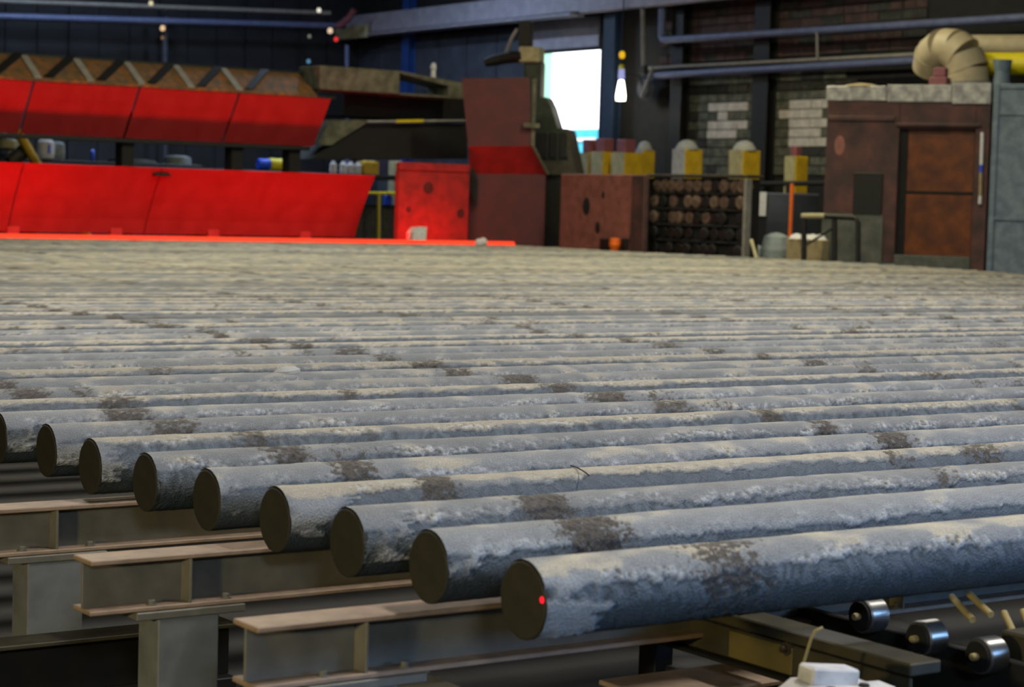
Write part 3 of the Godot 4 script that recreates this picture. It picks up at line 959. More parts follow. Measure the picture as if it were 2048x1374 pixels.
	bx(st, Vector3(21.38, 3.435, -1.2), Vector3(24.39, 3.978, 0.0), 0.02)
	part("upper_body", st, M.black_soot, bh)
	st = mb()
	prism(st, [Vector2(20.59, 2.523), Vector2(21.97, 3.308), Vector2(24.41, 3.417), Vector2(24.43, 2.658)], -1.2, 0.0)
	part("lower_body", st, M.black_soot, bh)
	st = mb()
	prism(st, [Vector2(20.72, 2.813), Vector2(20.98, 3.335), Vector2(21.99, 3.381), Vector2(21.05, 2.826)], -0.5, 0.06)
	part("slanted_cover", st, M.dusty_plate, bh)
	st = mb()
	for x in [-0.95, -0.4]:
		st = mb()
		bx(st, Vector3(24.41 + x, 0.0, -0.9), Vector3(24.41 + x + 0.3, 2.523, -0.3), 0.02)
		part("leg", st, M.black_soot, bh)
	var rod := thing("gap_light_rod", "gap light put in as a thin lilac rod with a yellow sleeve across the black housing", "rod", Vector3(0, 0, 0))
	st = mb()
	tube(st, [Vector3(21.84, 3.341, -37.45), Vector3(24.27, 3.472, -37.45)], 0.022, 8)  # light in a narrow gap, built as a thin coloured rod
	part("rod", st, M.pale_concrete, rod)
	st = mb()
	tube(st, [Vector3(22.53, 3.372, -37.45), Vector3(23.19, 3.413, -37.45)], 0.036, 10)
	part("sleeve", st, M.yellow_pipe, rod)

# ---------- red plates at the end of the roller table ----------
func red_end() -> void:
	var p := thing("red_guard", "low red-lit guard plate with a lipped top, right of the lower hood", "guard plate", Vector3(0, 0, -35.75))
	var st := mb()
	bx(st, Vector3(21.61, 0.02, -0.08), Vector3(23.3, 2.33, 0.0), 0.015)
	var guard := part("plate", st, M.red_paint, p)
	st = mb()
	bx(st, Vector3(21.61 - 0.01, 2.33, -0.12), Vector3(23.3, 2.5, 0.03), 0.02)
	part("lip", st, M.red_paint, p)
	st = mb()
	bx(st, Vector3(21.61 - 0.01, 0.02, -0.14), Vector3(21.61 + 0.07, 2.33, -0.07), 0.015)
	part("return_edge", st, M.red_paint, p)
	for d in [[22.3, 2.0, 0.13], [21.85, 1.55, 0.06], [23.1, 1.5, 0.1]]:
		st = mb()
		lathe(st, [Vector2(0, 0.006), Vector2(d[2] * 0.9, 0.005), Vector2(d[2], 0.0)], 14, along_z(Vector3(d[0], d[1], 0.0)))
		part("burn_mark", st, M.dark_red, guard)
	var c := thing("red_column_guard", "tall red kinked guard plate standing in front of the green machine", "guard plate", Vector3(23.86, 0, -35.54), -0.55)
	st = mb()
	prism(st, [Vector2(-0.804, 4.253), Vector2(0.578, 4.316), Vector2(0.659, 2.92), Vector2(-0.634, 2.882)], -0.06, 0.0)
	part("upper_plate", st, M.dark_red, c)
	st = mb()
	var k := [Vector3(-0.634, 2.882, 0), Vector3(0.659, 2.92, 0)]
	var lo := [Vector3(-0.579, 2.316, -0.35), Vector3(1.007, 2.361, -0.35)]
	face(st, [k[0], k[1], lo[1], lo[0]], Vector3(0, -0.4, 1))
	face(st, [k[0] - Vector3(0, 0, 0.06), k[1] - Vector3(0, 0, 0.06), lo[1] - Vector3(0, 0, 0.06), lo[0] - Vector3(0, 0, 0.06)], Vector3(0, 0.4, -1))
	face(st, [k[1], lo[1], lo[1] - Vector3(0, 0, 0.06), k[1] - Vector3(0, 0, 0.06)], Vector3(1, 0, 0))
	face(st, [k[0], lo[0], lo[0] - Vector3(0, 0, 0.06), k[0] - Vector3(0, 0, 0.06)], Vector3(-1, 0, 0))
	part("sloped_plate", st, M.red_paint, c)  # brighter red than the plates around it: hot bar light painted in
	st = mb()
	bx(st, Vector3(lo[0].x, 0.02, lo[0].z - 0.06), Vector3(lo[1].x, lo[1].y, lo[1].z), 0.015)
	part("lower_plate", st, M.dark_red, c)
	st = mb()
	bx(st, Vector3(k[1].x - 0.01, k[1].y, -0.05), Vector3(k[1].x + 0.07, Vector3(0.589, 4.296, -0).y, 0.03), 0.01)
	part("edge_strip", st, M.dusty_plate, c)
	st = mb()
	tube(st, [k[1] + Vector3(0.03, 0, 0.01), lo[1] + Vector3(0.03, 0, 0.01)], 0.035, 8)
	part("edge_strip", st, M.dusty_plate, c)
	st = mb()
	prism(st, [Vector2(-0.694, 2.41), Vector2(-0.509, 2.436), Vector2(-0.41, 2.193), Vector2(-0.426, 1.629), Vector2(-0.533, 1.8), Vector2(-0.604, 2.136)], -0.3, -0.26)
	part("torn_flap", st, M.black_soot, c)
	st = mb()
	bx(st, Vector3(0.474, 3.283, 0) + Vector3(0, 0, 0.0), Vector3(0.719, 3.352, 0) + Vector3(0.1, 0.03, 0.12), 0.01)
	part("hinge", st, M.dusty_plate, c)
	# odds and ends lying there
	var b := mb()
	prism(b, [Vector2(-0.14, 0.0), Vector2(0.16, 0.0), Vector2(0.17, 0.26), Vector2(-0.05, 0.25), Vector2(-0.14, 0.14)], -0.12, 0.12)
	var wb := part("concrete_lump", b, M.dusty_white)
	wb.position = Vector3(21.55, 0.98, -34.95) * Vector3(1, 0, 1) + Vector3(0, 0.962, 0)
	tag(wb, "pale grey lump standing before the red guard plate on the hot bar's line", "lump")
	for q in [[Vector3(23, 0.921, -34.89), "white pebble-like lump at the foot of the red plates, the left one"], [Vector3(23.1, 0.942, -34.89), "white pebble-like lump at the foot of the red plates, the right and larger one"]]:
		b = mb()
		lathe(b, [Vector2(0, 0.09), Vector2(0.05, 0.075), Vector2(0.085, 0.03), Vector2(0.085, -0.03), Vector2(0.05, -0.07), Vector2(0, -0.08)], 10)
		var o := part("white_lump", b, M.dusty_white)
		o.position = q[0]
		tag(o, q[1], "lump", "white lumps by the red plates")

func machine_and_rack() -> void:
	# the green machine behind the red column
	var m := thing("green_machine", "dark green machine with a cream-capped column, behind the red column guard", "machine", Vector3(25.6, 0, -36.3), -0.8)
	var st := mb()
	bx(st, Vector3(-0.56, 3.28, -0) - Vector3(0, 0, 0.5), Vector3(-0.181, 4.769, -0), 0.03)
	part("column", st, M.machine_green, m)
	st = mb()
	bx(st, Vector3(-0.657, 4.73, -0) - Vector3(0, 0, 0.55), Vector3(-0.211, 5.064, -0) + Vector3(0, 0, 0.1), 0.03)
	part("cap", st, M.cream_paint, m)
	st = mb()
	tube(st, [Vector3(-0.574, 4.869, -0), Vector3(-0.985, 4.828, -0.1), Vector3(-1.257, 4.761, -0.1), Vector3(-1.42, 4.716, -0.1)], 0.1, 12, true, [0.14, 0.13, 0.12, 0.09])
	part("arm", st, M.machine_dark, m)
	st = mb()
	tube(st, [Vector3(-0.967, 4.956, -0.1), Vector3(-0.845, 5.225, -0), Vector3(-0.721, 5.438, -0)], 0.035, 8)
	part("lever", st, M.rib_grey, m)
	st = mb()
	bx(st, Vector3(-0.689, 5.079, -0) - Vector3(0, 0, 0.3), Vector3(-0.422, 5.61, -0), 0.02)
	part("motor", st, M.machine_dark, m)
	st = mb()
	prism(st, [Vector2(-0.481, 3.175), Vector2(0.252, 3.296), Vector2(0.086, 3.79), Vector2(-0.028, 4), Vector2(-0.505, 3.992)], -0.6, 0.1)
	part("shoulder", st, M.machine_green, m)
	st = mb()
	bx(st, Vector3(-0.379, 2.646, -0) - Vector3(0, 0, 0.7), Vector3(0.488, 3.344, -0) + Vector3(0, 0, 0.25), 0.03)
	part("gearbox", st, M.machine_green, m)
	for x in [1068, 1100, 1122]:
		pass
	for q in [[Vector3(-0.202, 2.707, 0.25), Vector3(0.041, 3.24, 0.25)], [Vector3(0.1, 2.714, 0.25), Vector3(0.256, 3.244, 0.25)], [Vector3(0.315, 2.719, 0.25), Vector3(0.492, 3.249, 0.25)]]:
		st = mb()
		bx(st, q[0], q[1] + Vector3(0, 0, 0.05), 0.015)
		part("cover", st, M.machine_dark, m)
	st = mb()
	prism(st, [Vector2(-0.348, 2.349), Vector2(0.712, 2.375), Vector2(0.49, 3.301), Vector2(0.414, 3.3), Vector2(0.509, 2.667), Vector2(-0.357, 2.646)], -0.7, 0.3)
	part("skirt", st, M.olive_steel, m)
	st = mb()
	bx(st, Vector3(-0.283, 2.35, -0) * Vector3(1, 0, 1) - Vector3(0, 0, 0.6), Vector3(0.691, 2.375, -0) + Vector3(0, 0, 0.2), 0.03)
	part("pedestal", st, M.machine_dark, m)
	# the pinkish screen
	var s := thing("oxide_screen", "pinkish red-oxide screen plate with dark holes, left of the rack of round ends", "guard plate", Vector3(24.7, 0, -33.1))
	st = mb()
	bx(st, Vector3(0, 0.0, -1.4), Vector3(0.06, 2.36, 0.98), 0.015)
	var screen := part("plate", st, M.oxide_paint, s)
	st = mb()
	bx(st, Vector3(-0.02, 0.0, 0.98), Vector3(0.1, 2.35, 1.4), 0.02)
	part("edge_post", st, M.booth_red, s)
	for q in [[1.72, -0.5, 0.11], [1.3, -0.1, 0.07], [1.95, 0.05, 0.04], [1.1, 1.0, 0.05]]:
		st = mb()
		lathe(st, [Vector2(0, 0.006), Vector2(q[2], 0.005), Vector2(q[2] + 0.012, 0.0)], 14, Transform3D(Basis(Vector3(0, 0.0, 1.0), Vector3(-1, 0, 0), Vector3(0, -1.5, 0)), Vector3(-0.0, q[0], q[1])))
		part("hole", st, M.black_soot, screen)
	# the rack of round ends
	var r := thing("billet_rack", "dark rack stacked with rows of brown round billet ends, right of the pinkish screen", "rack", Vector3(25.0, 0, -30.5))
	st = mb()
	bx(st, Vector3(0.06, 0.0, -1.5), Vector3(0.36, 2.3, 1.4), 0.02)
	part("back", st, M.black_soot, r)
	st = mb()
	bx(st, Vector3(-0.06, 2.32, -1.52), Vector3(0.36, 2.38, 1.48), 0.015)
	part("top_rail", st, M.olive_steel, r)
	st = mb()
	bx(st, Vector3(-0.06, 0.0, 1.4), Vector3(0.1, 2.3, 1.47), 0.015)
	part("side_post", st, M.rib_grey, r)
	st = mb()
	bx(st, Vector3(-0.06, 0.0, -1.52), Vector3(0.2, 2.3, -1.42), 0.015)
	part("side_post", st, M.machine_dark, r)
	for j in 5:
		st = mb()
		bx(st, Vector3(-0.02, 2.0 - 0.3 * j, -1.42), Vector3(0.1, 2.03 - 0.3 * j, 1.38), 0.008)
		part("shelf", st, M.black_soot, r)
	st = mb()
	lathe(st, [Vector2(0.0, 0.012), Vector2(0.095, 0.01), Vector2(0.124, -0.004), Vector2(0.128, -0.03), Vector2(0.128, -0.2), Vector2(0, -0.3)], 16, Transform3D(Basis(Vector3(0, 1, 0), Vector3(-1, 0, 0), Vector3(0, 0, 1)), Vector3.ZERO))
	var disc := st.commit()
	for j in 5:
		for i in 11:
			if rng.randf() < 0.03: continue
			var bm: Material = M.billet_end if rng.randf() < (0.85 - 0.2 * j) else M.machine_dark
			var bo := place("billet", disc, bm, r, Vector3(rng.randf_range(-0.03, 0.04), 2.16 - 0.3 * j, -1.28 + 0.255 * i + rng.randf_range(-0.02, 0.02)))
			bo.rotation.x = rng.randf() * TAU

func yellow_posts() -> void:
	# square concrete posts, yellow; a paler board paints the lit side towards the bed
	var P := [[Vector3(28, 2.931, -38.05), 0.40, 1], [Vector3(28, 2.951, -37.5), 0.45, 1], [Vector3(28, 2.926, -36.71), 0.46, 1], [Vector3(28.6, 3.004, -36.82), 0.3, 0], [Vector3(28, 2.991, -34.59), 0.42, 2], [Vector3(28, 2.96, -32.71), 0.42, 2], [Vector3(28, 2.833, -31.11), 0.3, 1]]
	var L := ["yellow post with a pink block on top, in the doorway beside the green machine", "yellow post with a small red block on top, just right of the doorway", "yellow post, lit side coloured cream, with a pink block on top, above the pinkish screen", "narrow yellow post with a grey pointed cap, next to the pink-topped post", "yellow post, lit side coloured grey, with a domed grey cap, above the rack's middle", "orange-yellow post, lit side coloured cream, with a domed grey cap, above the rack's right end", "yellow post with a small red block on top, left of the brown booth"]
	for k in P.size():
		var at: Vector3 = P[k][0]
		var w: float = P[k][1]
		var o := thing("yellow_post", L[k], "post", Vector3(at.x, 0, at.z), 0.0, "square yellow posts along the wall")
		var st := mb()
		bx(st, Vector3(0, 0, -w), Vector3(w * 1.15, at.y, 0.0), 0.02)
		part("shaft", st, M.yellow_paint, o)
		st = mb()
		bx(st, Vector3(-0.03, 0, -w), Vector3(0.005, at.y, -0.01), 0.01)
		part("lit_face_board", st, M.pale_concrete if k == 4 or k == 3 else M.cream_paint, o)
		st = mb()
		if P[k][2] == 1:
			bx(st, Vector3(0.06, at.y, -w + 0.05), Vector3(w * 0.8, at.y + (0.3 if k < 3 else 0.2), -0.08), 0.02)
			part("block", st, M.pink_plastic, o)
		else:
			lathe(st, [Vector2(w * 0.62, 0.0), Vector2(w * 0.6, 0.04), Vector2(w * 0.4, 0.16), Vector2(w * 0.16, 0.2), Vector2(0, 0.21)], 8, Transform3D(Basis(Vector3.UP, PI / 8), Vector3(w * 0.5, at.y, -w * 0.5)))
			part("cap", st, M.pale_concrete, o)

func booth() -> void:
	var b := thing("control_booth", "rusty brown control booth with a large brown pane, at the right behind the bed", "booth", Vector3(26.05, 0, -26.08), -1.054)
	var st := mb()
	# the front is built round the opening of the pane
	var x0 := Vector3(-1.474, 3.975, 0).x
	var x1 := Vector3(1.42, 2.873, -0).x
	var wx0 := Vector3(-0.156, 1.982, -0).x
	var wx1 := Vector3(1.174, 2.015, -0).x
	var wy0 := Vector3(0.564, 1.033, -0).y
	var wy1 := Vector3(0.471, 3.22, 0).y
	var top := Vector3(0.001, 3.958, 0).y
	var band := Vector3(0.012, 3.699, 0).y
	bx(st, Vector3(x0, 0.9, -0.15), Vector3(wx0, band, 0.0), 0.01)
	bx(st, Vector3(wx1, 0.0, -0.15), Vector3(x1, band, 0.0), 0.01)
	bx(st, Vector3(wx0, wy1, -0.15), Vector3(wx1, band, 0.0), 0.01)
	part("front_wall", st, M.booth_red, b)
	st = mb()
	bx(st, Vector3(x0, 0.0, -0.16), Vector3(wx0, 0.9, -0.005), 0.01)
	bx(st, Vector3(wx0, 0.0, -0.2), Vector3(wx1, wy0, 0.02), 0.01)
	part("sill", st, M.booth_base, b)
	st = mb()
	var by := Vector3(-0.982, 1.716, 0).y
	bx(st, Vector3(x0 - 0.01, 0.0, -0.02), Vector3(wx0 - 0.22, by, 0.025), 0.01)
	part("base_board", st, M.booth_base, b)
	st = mb()
	bx(st, Vector3(x0 - 0.02, band, -0.16), Vector3(Vector3(-0.396, 3.888, 0).x - 0.005, top, 0.03), 0.012)
	part("roof_band", st, M.galvanised, b)
	st = mb()
	bx(st, Vector3(Vector3(-0.396, 3.888, 0).x + 0.005, band - 0.02, -0.16), Vector3(Vector3(0.747, 3.89, 0).x - 0.005, top + 0.02, 0.035), 0.012)
	part("roof_band", st, M.galvanised, b)
	st = mb()
	bx(st, Vector3(Vector3(0.747, 3.89, 0).x + 0.005, band - 0.05, -0.16), Vector3(x1, top + 0.05, 0.045), 0.012)
	part("roof_band", st, M.galvanised, b)
	st = mb()
	bx(st, Vector3(x0 + 0.02, 0.0, -2.3), Vector3(x0 + 0.1, band, -0.15), 0.01)
	bx(st, Vector3(x1 - 0.1, 0.0, -2.3), Vector3(x1 - 0.02, band, -0.15), 0.01)
	bx(st, Vector3(x0 + 0.02, 0.0, -2.4), Vector3(x1 - 0.02, band, -2.3), 0.01)
	part("shell", st, M.booth_red, b)
	st = mb()
	bx(st, Vector3(x0, band + 0.02, -2.4), Vector3(x1, top - 0.02, -0.17), 0.01)
	part("roof", st, M.booth_base, b)
	st = mb()
	bx(st, Vector3(wx0 + 0.1, wy0, -0.14), Vector3(wx1 - 0.03, (wy0 + wy1) * 0.5 - 0.02, -0.12), 0.005)
	part("pane", st, M.brown_pane, b)
	st = mb()
	bx(st, Vector3(wx0 + 0.1, (wy0 + wy1) * 0.5 + 0.02, -0.14), Vector3(wx1 - 0.03, wy1, -0.12), 0.005)
	part("pane", st, M.brown_pane, b)
	st = mb()
	bx(st, Vector3(wx0, wy0, -0.15), Vector3(wx0 + 0.13, wy1, -0.09), 0.008)
	bx(st, Vector3(wx0, (wy0 + wy1) * 0.5 - 0.025, -0.13), Vector3(wx1, (wy0 + wy1) * 0.5 + 0.025, -0.1), 0.008)
	part("pane_frame", st, M.black_soot, b)
	st = mb()
	bx(st, Vector3(wx0 - 0.06, wy1 + 0.04, 0.0), Vector3(wx1 + 0.1, wy1 + 0.1, 0.05), 0.01)
	part("lintel", st, M.booth_red, b)
	st = mb()
	lathe(st, [Vector2(0.0, 0.012), Vector2(0.15, 0.01), Vector2(0.17, 0.0)], 24, Transform3D(Basis(Vector3(0.55, 0, 0), Vector3(0, 0, 1), Vector3(0, -1.05, 0)), Vector3(-1.221, 2.906, 0)))
	part("oval_plate", st, M.oxide_paint, b)
	st = mb()
	bx(st, Vector3(-1.45, 3.378, 0) + Vector3(0.0, -0.03, 0.0), Vector3(-0.242, 3.404, -0) + Vector3(0, 0.03, 0.04), 0.01)
	part("trim_strip", st, M.booth_red, b)
	st = mb()
	bx(st, Vector3(Vector3(-0.933, 3.189, 0).x, Vector3(-0.873, 1.701, 0).y, 0.0), Vector3(Vector3(-0.412, 3.195, 0).x, Vector3(-0.903, 2.446, -0).y, 0.03), 0.01)
	part("dark_hatch", st, M.machine_dark, b)
	st = mb()
	tube(st, [Vector3(1.305, 3.169, 0) + Vector3(0, 0, 0.05), Vector3(1.312, 2.616, 0) + Vector3(0, 0, 0.05)], 0.03, 8)
	part("white_tube", st, M.dusty_white, b)
	st = mb()
	tube(st, [Vector3(1.312, 2.616, 0) + Vector3(0, 0, 0.05), Vector3(1.309, 2.488, -0) + Vector3(0, 0, 0.05)], 0.026, 8)
	part("blue_tube", st, M.blue_plastic, b)
	st = mb()
	tube(st, [Vector3(1.309, 2.488, -0) + Vector3(0, 0, 0.05), Vector3(1.318, 2.087, 0) + Vector3(0, 0, 0.05)], 0.03, 8)
	part("tan_tube", st, M.cardboard, b)
	st = mb()
	tube(st, [Vector3(1.318, 2.087, 0) + Vector3(0, 0, 0.05), Vector3(1.315, 1.95, -0) + Vector3(0, 0, 0.05)], 0.03, 8)
	part("white_tube", st, M.dusty_white, b)
	# the blue-grey cabinet on its right
	var c := thing("steel_cabinet", "tall blue-grey steel cabinet with raised edges, right of the brown booth", "cabinet", Vector3(26.05, 0, -26.08), -1.054)
	var cx0 := Vector3(1.489, 2.874, -0).x
	var cx1 := cx0 + 1.6
	var ct := Vector3(1.644, 3.993, 0).y
	st = mb()
	bx(st, Vector3(cx0, 0.0, -1.2), Vector3(cx1, ct, 0.1), 0.015)
	part("body", st, M.cabinet_blue, c)
	for q in [[cx0, cx0 + 0.1, 0.2, ct], [cx1 - 0.1, cx1, 0.2, ct]]:
		st = mb()
		bx(st, Vector3(q[0], q[2], 0.1), Vector3(q[1], q[3], 0.14), 0.01)
		part("edge_angle", st, M.cabinet_blue, c)
	for y in [ct - 0.06, Vector3(1.751, 3.487, 0).y, Vector3(1.829, 1.708, 0).y]:
		st = mb()
		bx(st, Vector3(cx0 + 0.1, y - 0.03, 0.1), Vector3(cx1 - 0.1, y + 0.04, 0.13), 0.01)
		part("rail", st, M.cabinet_blue, c)
	# ducts on the roof
	var d := thing("roof_duct", "cream segmented duct bend on the booth roof, looping over to a pipe on the right", "duct", Vector3(26.05, 0, -26.08), -1.054)
	var path := [Vector3(0.798, 4.015, -0.9), Vector3(0.778, 4.294, -0.9), Vector3(0.679, 4.539, -0.9), Vector3(0.5, 4.683, -0.95)]
	st = mb()
	for k in path.size() - 1:
		tube(st, [path[k], path[k] + (path[k + 1] - path[k]) * 1.1], 0.36, 24, true, [0.365, 0.35])
	part("bend", st, M.duct_cream, d)
	var path2 := [Vector3(0.537, 4.666, -0.95), Vector3(0.295, 4.71, -1.05), Vector3(0.068, 4.604, -1.25), Vector3(-0.03, 4.388, -1.45)]
	st = mb()
	for k in path2.size() - 1:
		tube(st, [path2[k], path2[k] + (path2[k + 1] - path2[k]) * 1.08], 0.34, 24, true, [0.345, 0.33])
	part("bend", st, M.duct_cream, d)
	st = mb()
	tube(st, [Vector3(0.133, 4.795, -2.1), Vector3(2.283, 4.779, -2.1)], 0.22, 24)
	part("long_pipe", st, M.duct_cream, d)
	st = mb()
	tube(st, [Vector3(0.8, 3.98, -0.9), Vector3(0.795, 4.085, -0.9)], 0.39, 24)
	part("collar", st, M.rib_grey, d)
	var y := thing("yellow_pipe", "bright yellow pipe behind the cream duct on the booth roof", "pipe", Vector3(26.05, 0, -26.08), -1.054)
	st = mb()
	tube(st, [Vector3(-0.114, 4.435, -1.35), Vector3(2.446, 4.425, -1.35)], 0.2, 20)
	part("pipe", st, M.yellow_pipe, y)
	for px in [Vector3(0.23, 4.433, -1.35), Vector3(2.016, 4.426, -1.35)]:
		st = mb()
		bx(st, Vector3(px.x - 0.05, 3.958 - 0.02, px.z - 0.05), Vector3(px.x + 0.05, px.y - 0.1, px.z + 0.05), 0.005)
		part("stand", st, M.machine_dark, y)
	var v := thing("vent_stub", "blue-grey vent stub standing on the roof before the yellow pipe", "vent", Vector3(26.05, 0, -26.08), -1.054)
	st = mb()
	lathe(st, [Vector2(0.19, 0.0), Vector2(0.15, 0.1), Vector2(0.13, 0.32), Vector2(0.17, 0.52), Vector2(0.0, 0.52)], 20, Transform3D(Basis.IDENTITY, Vector3(Vector3(1.399, 4.044, -0.8).x, 3.958 - 0.02, Vector3(1.399, 4.044, -0.8).z)))
	part("stub", st, M.cabinet_blue, v)
	var pb := mb()
	bx(pb, Vector3(-0.16, -0.02, -0.15), Vector3(0.16, 0.17, 0.15), 0.02)
	bx(pb, Vector3(-0.1, 0.17, -0.1), Vector3(0.12, 0.34, 0.1), 0.02)
	var pk := thing("pink_crate", "small pinkish crate on the booth roof left of the cream duct", "crate", Vector3(26.05, 0, -26.08), -1.054)
	part("crate", pb, M.pink_plastic, pk).position = Vector3(Vector3(0.431, 4.084, -0.35).x, 3.958, -0.35)
	st = mb()
	lathe(st, [Vector2(0, 0.06), Vector2(0.2, 0.04), Vector2(0.34, 0.0), Vector2(0, 0.0)], 10, Transform3D(Basis(Vector3(1, 0, 0), Vector3(0, 1, 0), Vector3(0, 0, 0.5)), Vector3.ZERO))
	var rag := part("roof_rag", st, M.cardboard)
	rag.transform = Transform3D(Basis(Vector3.UP, -1.054), Vector3(26.05, 0, -26.08))
	rag.position = rag.transform * Vector3(Vector3(-0.91, 3.957, 0).x, Vector3(-0.91, 3.957, 0).y, -0.1)
	tag(rag, "flat tan rag lying on the left part of the booth roof edge", "rag")
	# the handrail before the booth
	var h := thing("handrail", "dark tubular handrail with a pale worn end, before the booth's left corner", "handrail", Vector3.ZERO)
	st = mb()
	tube(st, [Vector3(24.6, 1.649, -27.09), Vector3(24.75, 1.663, -26.57), Vector3(24.9, 1.651, -26.09), Vector3(24.9, 1.567, -26.03), Vector3(24.9, 0.851, -25.99), Vector3(24.9, -0.087, -25.94)], 0.045, 10)
	part("top_rail", st, M.machine_dark, h)
	st = mb()
	tube(st, [Vector3(24.58, 1.658, -27.09), Vector3(24.72, 1.669, -26.66)], 0.05, 10)
	part("worn_grip", st, M.cream_paint, h)
	for px in [[Vector3(24.6, 1.624, -27.06), Vector3(24.6, -0.149, -26.98)], [Vector3(24.8, 1.64, -26.51), Vector3(24.8, -0.117, -26.42)]]:
		st = mb()
		tube(st, [px[0], px[1]], 0.05, 10)
		part("upright", st, M.machine_dark, h)
	st = mb()
	tube(st, [Vector3(24.6, 1.157, -26.99), Vector3(24.8, 1.476, -26.51)], 0.02, 8)
	part("brace", st, M.machine_dark, h)

func wall_fittings() -> void:
	# overhead beam along the right wall
	var b := thing("crane_beam", "pale lilac-grey overhead beam crossing above the doorway", "beam", Vector3(29.4, 6.45, 0))
	var st := mb()
	bx(st, Vector3(-0.12, -0.16, -40.4), Vector3(0.12, 0.34, -30.0), 0.02)
	bx(st, Vector3(-0.06, -0.1, -51.8), Vector3(0.06, 0.42, -40.4), 0.02)
	part("web", st, M.crane_grey, b)
	st = mb()
	bx(st, Vector3(-0.22, -0.2, -51.8), Vector3(0.22, -0.14, -40.6), 0.01)
	part("bottom_flange", st, M.crane_grey, b)
	for z in [-51.0, -44.0, -37.2, -31.0]:
		st = mb()
		bx(st, Vector3(0.1, -0.1, z), Vector3(0.64, 0.2, z + 0.2), 0.01)
		part("bracket", st, M.machine_dark, b)
	st = mb()
	bx(st, Vector3(-0.25, -0.25, -52.0), Vector3(-0.13, 0.1, -50.2), 0.02)
	part("end_plate", st, M.cream_paint, b)
	# columns
	var cols := [[Vector3(29.6, 4.233, -39.55), 0.22, "column_blue", "dark blue steel column just right of the bright doorway"], [Vector3(29.7, 5.832, -48.98), 0.16, "bright_blue", "bright blue narrow column left of the doorway"], [Vector3(29.7, 3.612, -37.1), 0.2, "machine_dark", "black steel column left of the block wall"], [Vector3(29.7, 3.569, -34.21), 0.25, "machine_dark", "black steel column between the two white block patches"]]
	for c in cols:
		var at: Vector3 = c[0]
		var w: float = c[1]
		var o := thing("steel_column", c[3], "column", Vector3(at.x, 0, at.z), 0.0, "steel columns along the right wall")
		st = mb()
		bx(st, Vector3(-0.02, 0, -w), Vector3(0.02, 9, w), 0.004)
		part("flange", st, M[c[2]], o)
		st = mb()
		bx(st, Vector3(0.02, 0, -0.03), Vector3(0.2, 9, 0.03), 0.004)
		part("web", st, M[c[2]], o)
		st = mb()
		bx(st, Vector3(0.2, 0, -w), Vector3(0.24, 9, w), 0.004)
		part("flange", st, M[c[2]], o)
	# pipes on the right wall
	var p := thing("blue_pipe", "blue-grey pipe with a vertical leg, running right along the wall above the booth", "pipe", Vector3.ZERO)
	st = mb()
	tube(st, [Vector3(29.5, 6.253, -37.45), Vector3(29.5, 5.645, -37.45), Vector3(29.5, 5.564, -37.41), Vector3(29.5, 5.525, -37.3), Vector3(29.5, 5.447, -29.47), Vector3(29.5, 5.415, -26.06)], 0.085, 12)
	part("pipe", st, M.pipe_blue, p)
	p = thing("blue_pipe", "lower blue-grey pipe along the block wall, level with the cream duct", "pipe", Vector3.ZERO)
	st = mb()
	tube(st, [Vector3(29.5, 4.732, -37.82), Vector3(29.5, 4.74, -29.29), Vector3(29.5, 4.728, -26.5)], 0.085, 12)
	part("pipe", st, M.pipe_blue, p)
	p = thing("thin_pipe", "thin rusty-grey pipe just above the lower blue pipe on the block wall", "pipe", Vector3.ZERO)
	st = mb()
	tube(st, [Vector3(29.6, 4.924, -38.24), Vector3(29.6, 4.873, -29.53), Vector3(29.6, 4.848, -26.59)], 0.04, 10)
	part("pipe", st, M.rib_grey, p)
	p = thing("drop_pipe", "thin grey vertical conduit hanging down beside the pendant lamp", "pipe", Vector3.ZERO)
	st = mb()
	tube(st, [Vector3(29.4, 6.351, -38.06), Vector3(29.4, 4.958, -37.95)], 0.05, 10)
	part("pipe", st, M.rib_grey, p)
	st = mb()
	tube(st, [Vector3(29.4, 4.877, -37.61), Vector3(29.4, 4.241, -37.99)], 0.035, 8)
	part("brace", st, M.rib_grey, p)
	st = mb()
	bx(st, Vector3(29.4, 4.867, -37.94) - Vector3(0.06, 0.1, 0.1), Vector3(29.4, 4.867, -37.94) + Vector3(0.06, 0.1, 0.1), 0.02)
	part("junction_box", st, M.machine_dark, p)
	p = thing("drop_pipe", "thin grey conduit hanging from the upper to the lower pipe on the block wall", "pipe", Vector3.ZERO)
	st = mb()
	tube(st, [Vector3(29.45, 5.46, -32.22), Vector3(29.55, 4.894, -32.28)], 0.03, 8)
	part("pipe", st, M.rib_grey, p)
	# pipes on the back wall at upper left
	p = thing("blue_pipe", "long blue pipe high on the dark wall at upper left", "pipe", Vector3.ZERO)
	st = mb()
	tube(st, [Vector3(18.53, 6.02, -50.5), Vector3(28.66, 6.492, -50.5)], 0.085, 12)
	part("pipe", st, M.pipe_blue, p)
	p = thing("thin_pipe", "thin pipe above the long blue pipe at upper left", "pipe", Vector3.ZERO)
	st = mb()
	tube(st, [Vector3(18.56, 6.412, -50.6), Vector3(28.24, 6.823, -50.6)], 0.06, 10)
	part("pipe", st, M.rib_grey, p)
	p = thing("hanger_post", "thin blue-grey post at the corner where the long pipes end", "post", Vector3.ZERO)
	st = mb()
	tube(st, [Vector3(28.17, 5.892, -49.5), Vector3(28.25, 3.056, -49.5), Vector3(28.39, -2.273, -49.5)], 0.06, 10)
	part("post", st, M.pipe_blue, p)
	st = mb()
	tube(st, [Vector3(28.33, 6.457, -50.3), Vector3(28.47, 6.641, -50), Vector3(28.54, 6.879, -49.8)], 0.09, 10)
	part("valve", st, M.pink_plastic, p)
	p = thing("thin_post", "slim grey post on the dark wall at upper left, below the blue pipe", "post", Vector3.ZERO)
	st = mb()
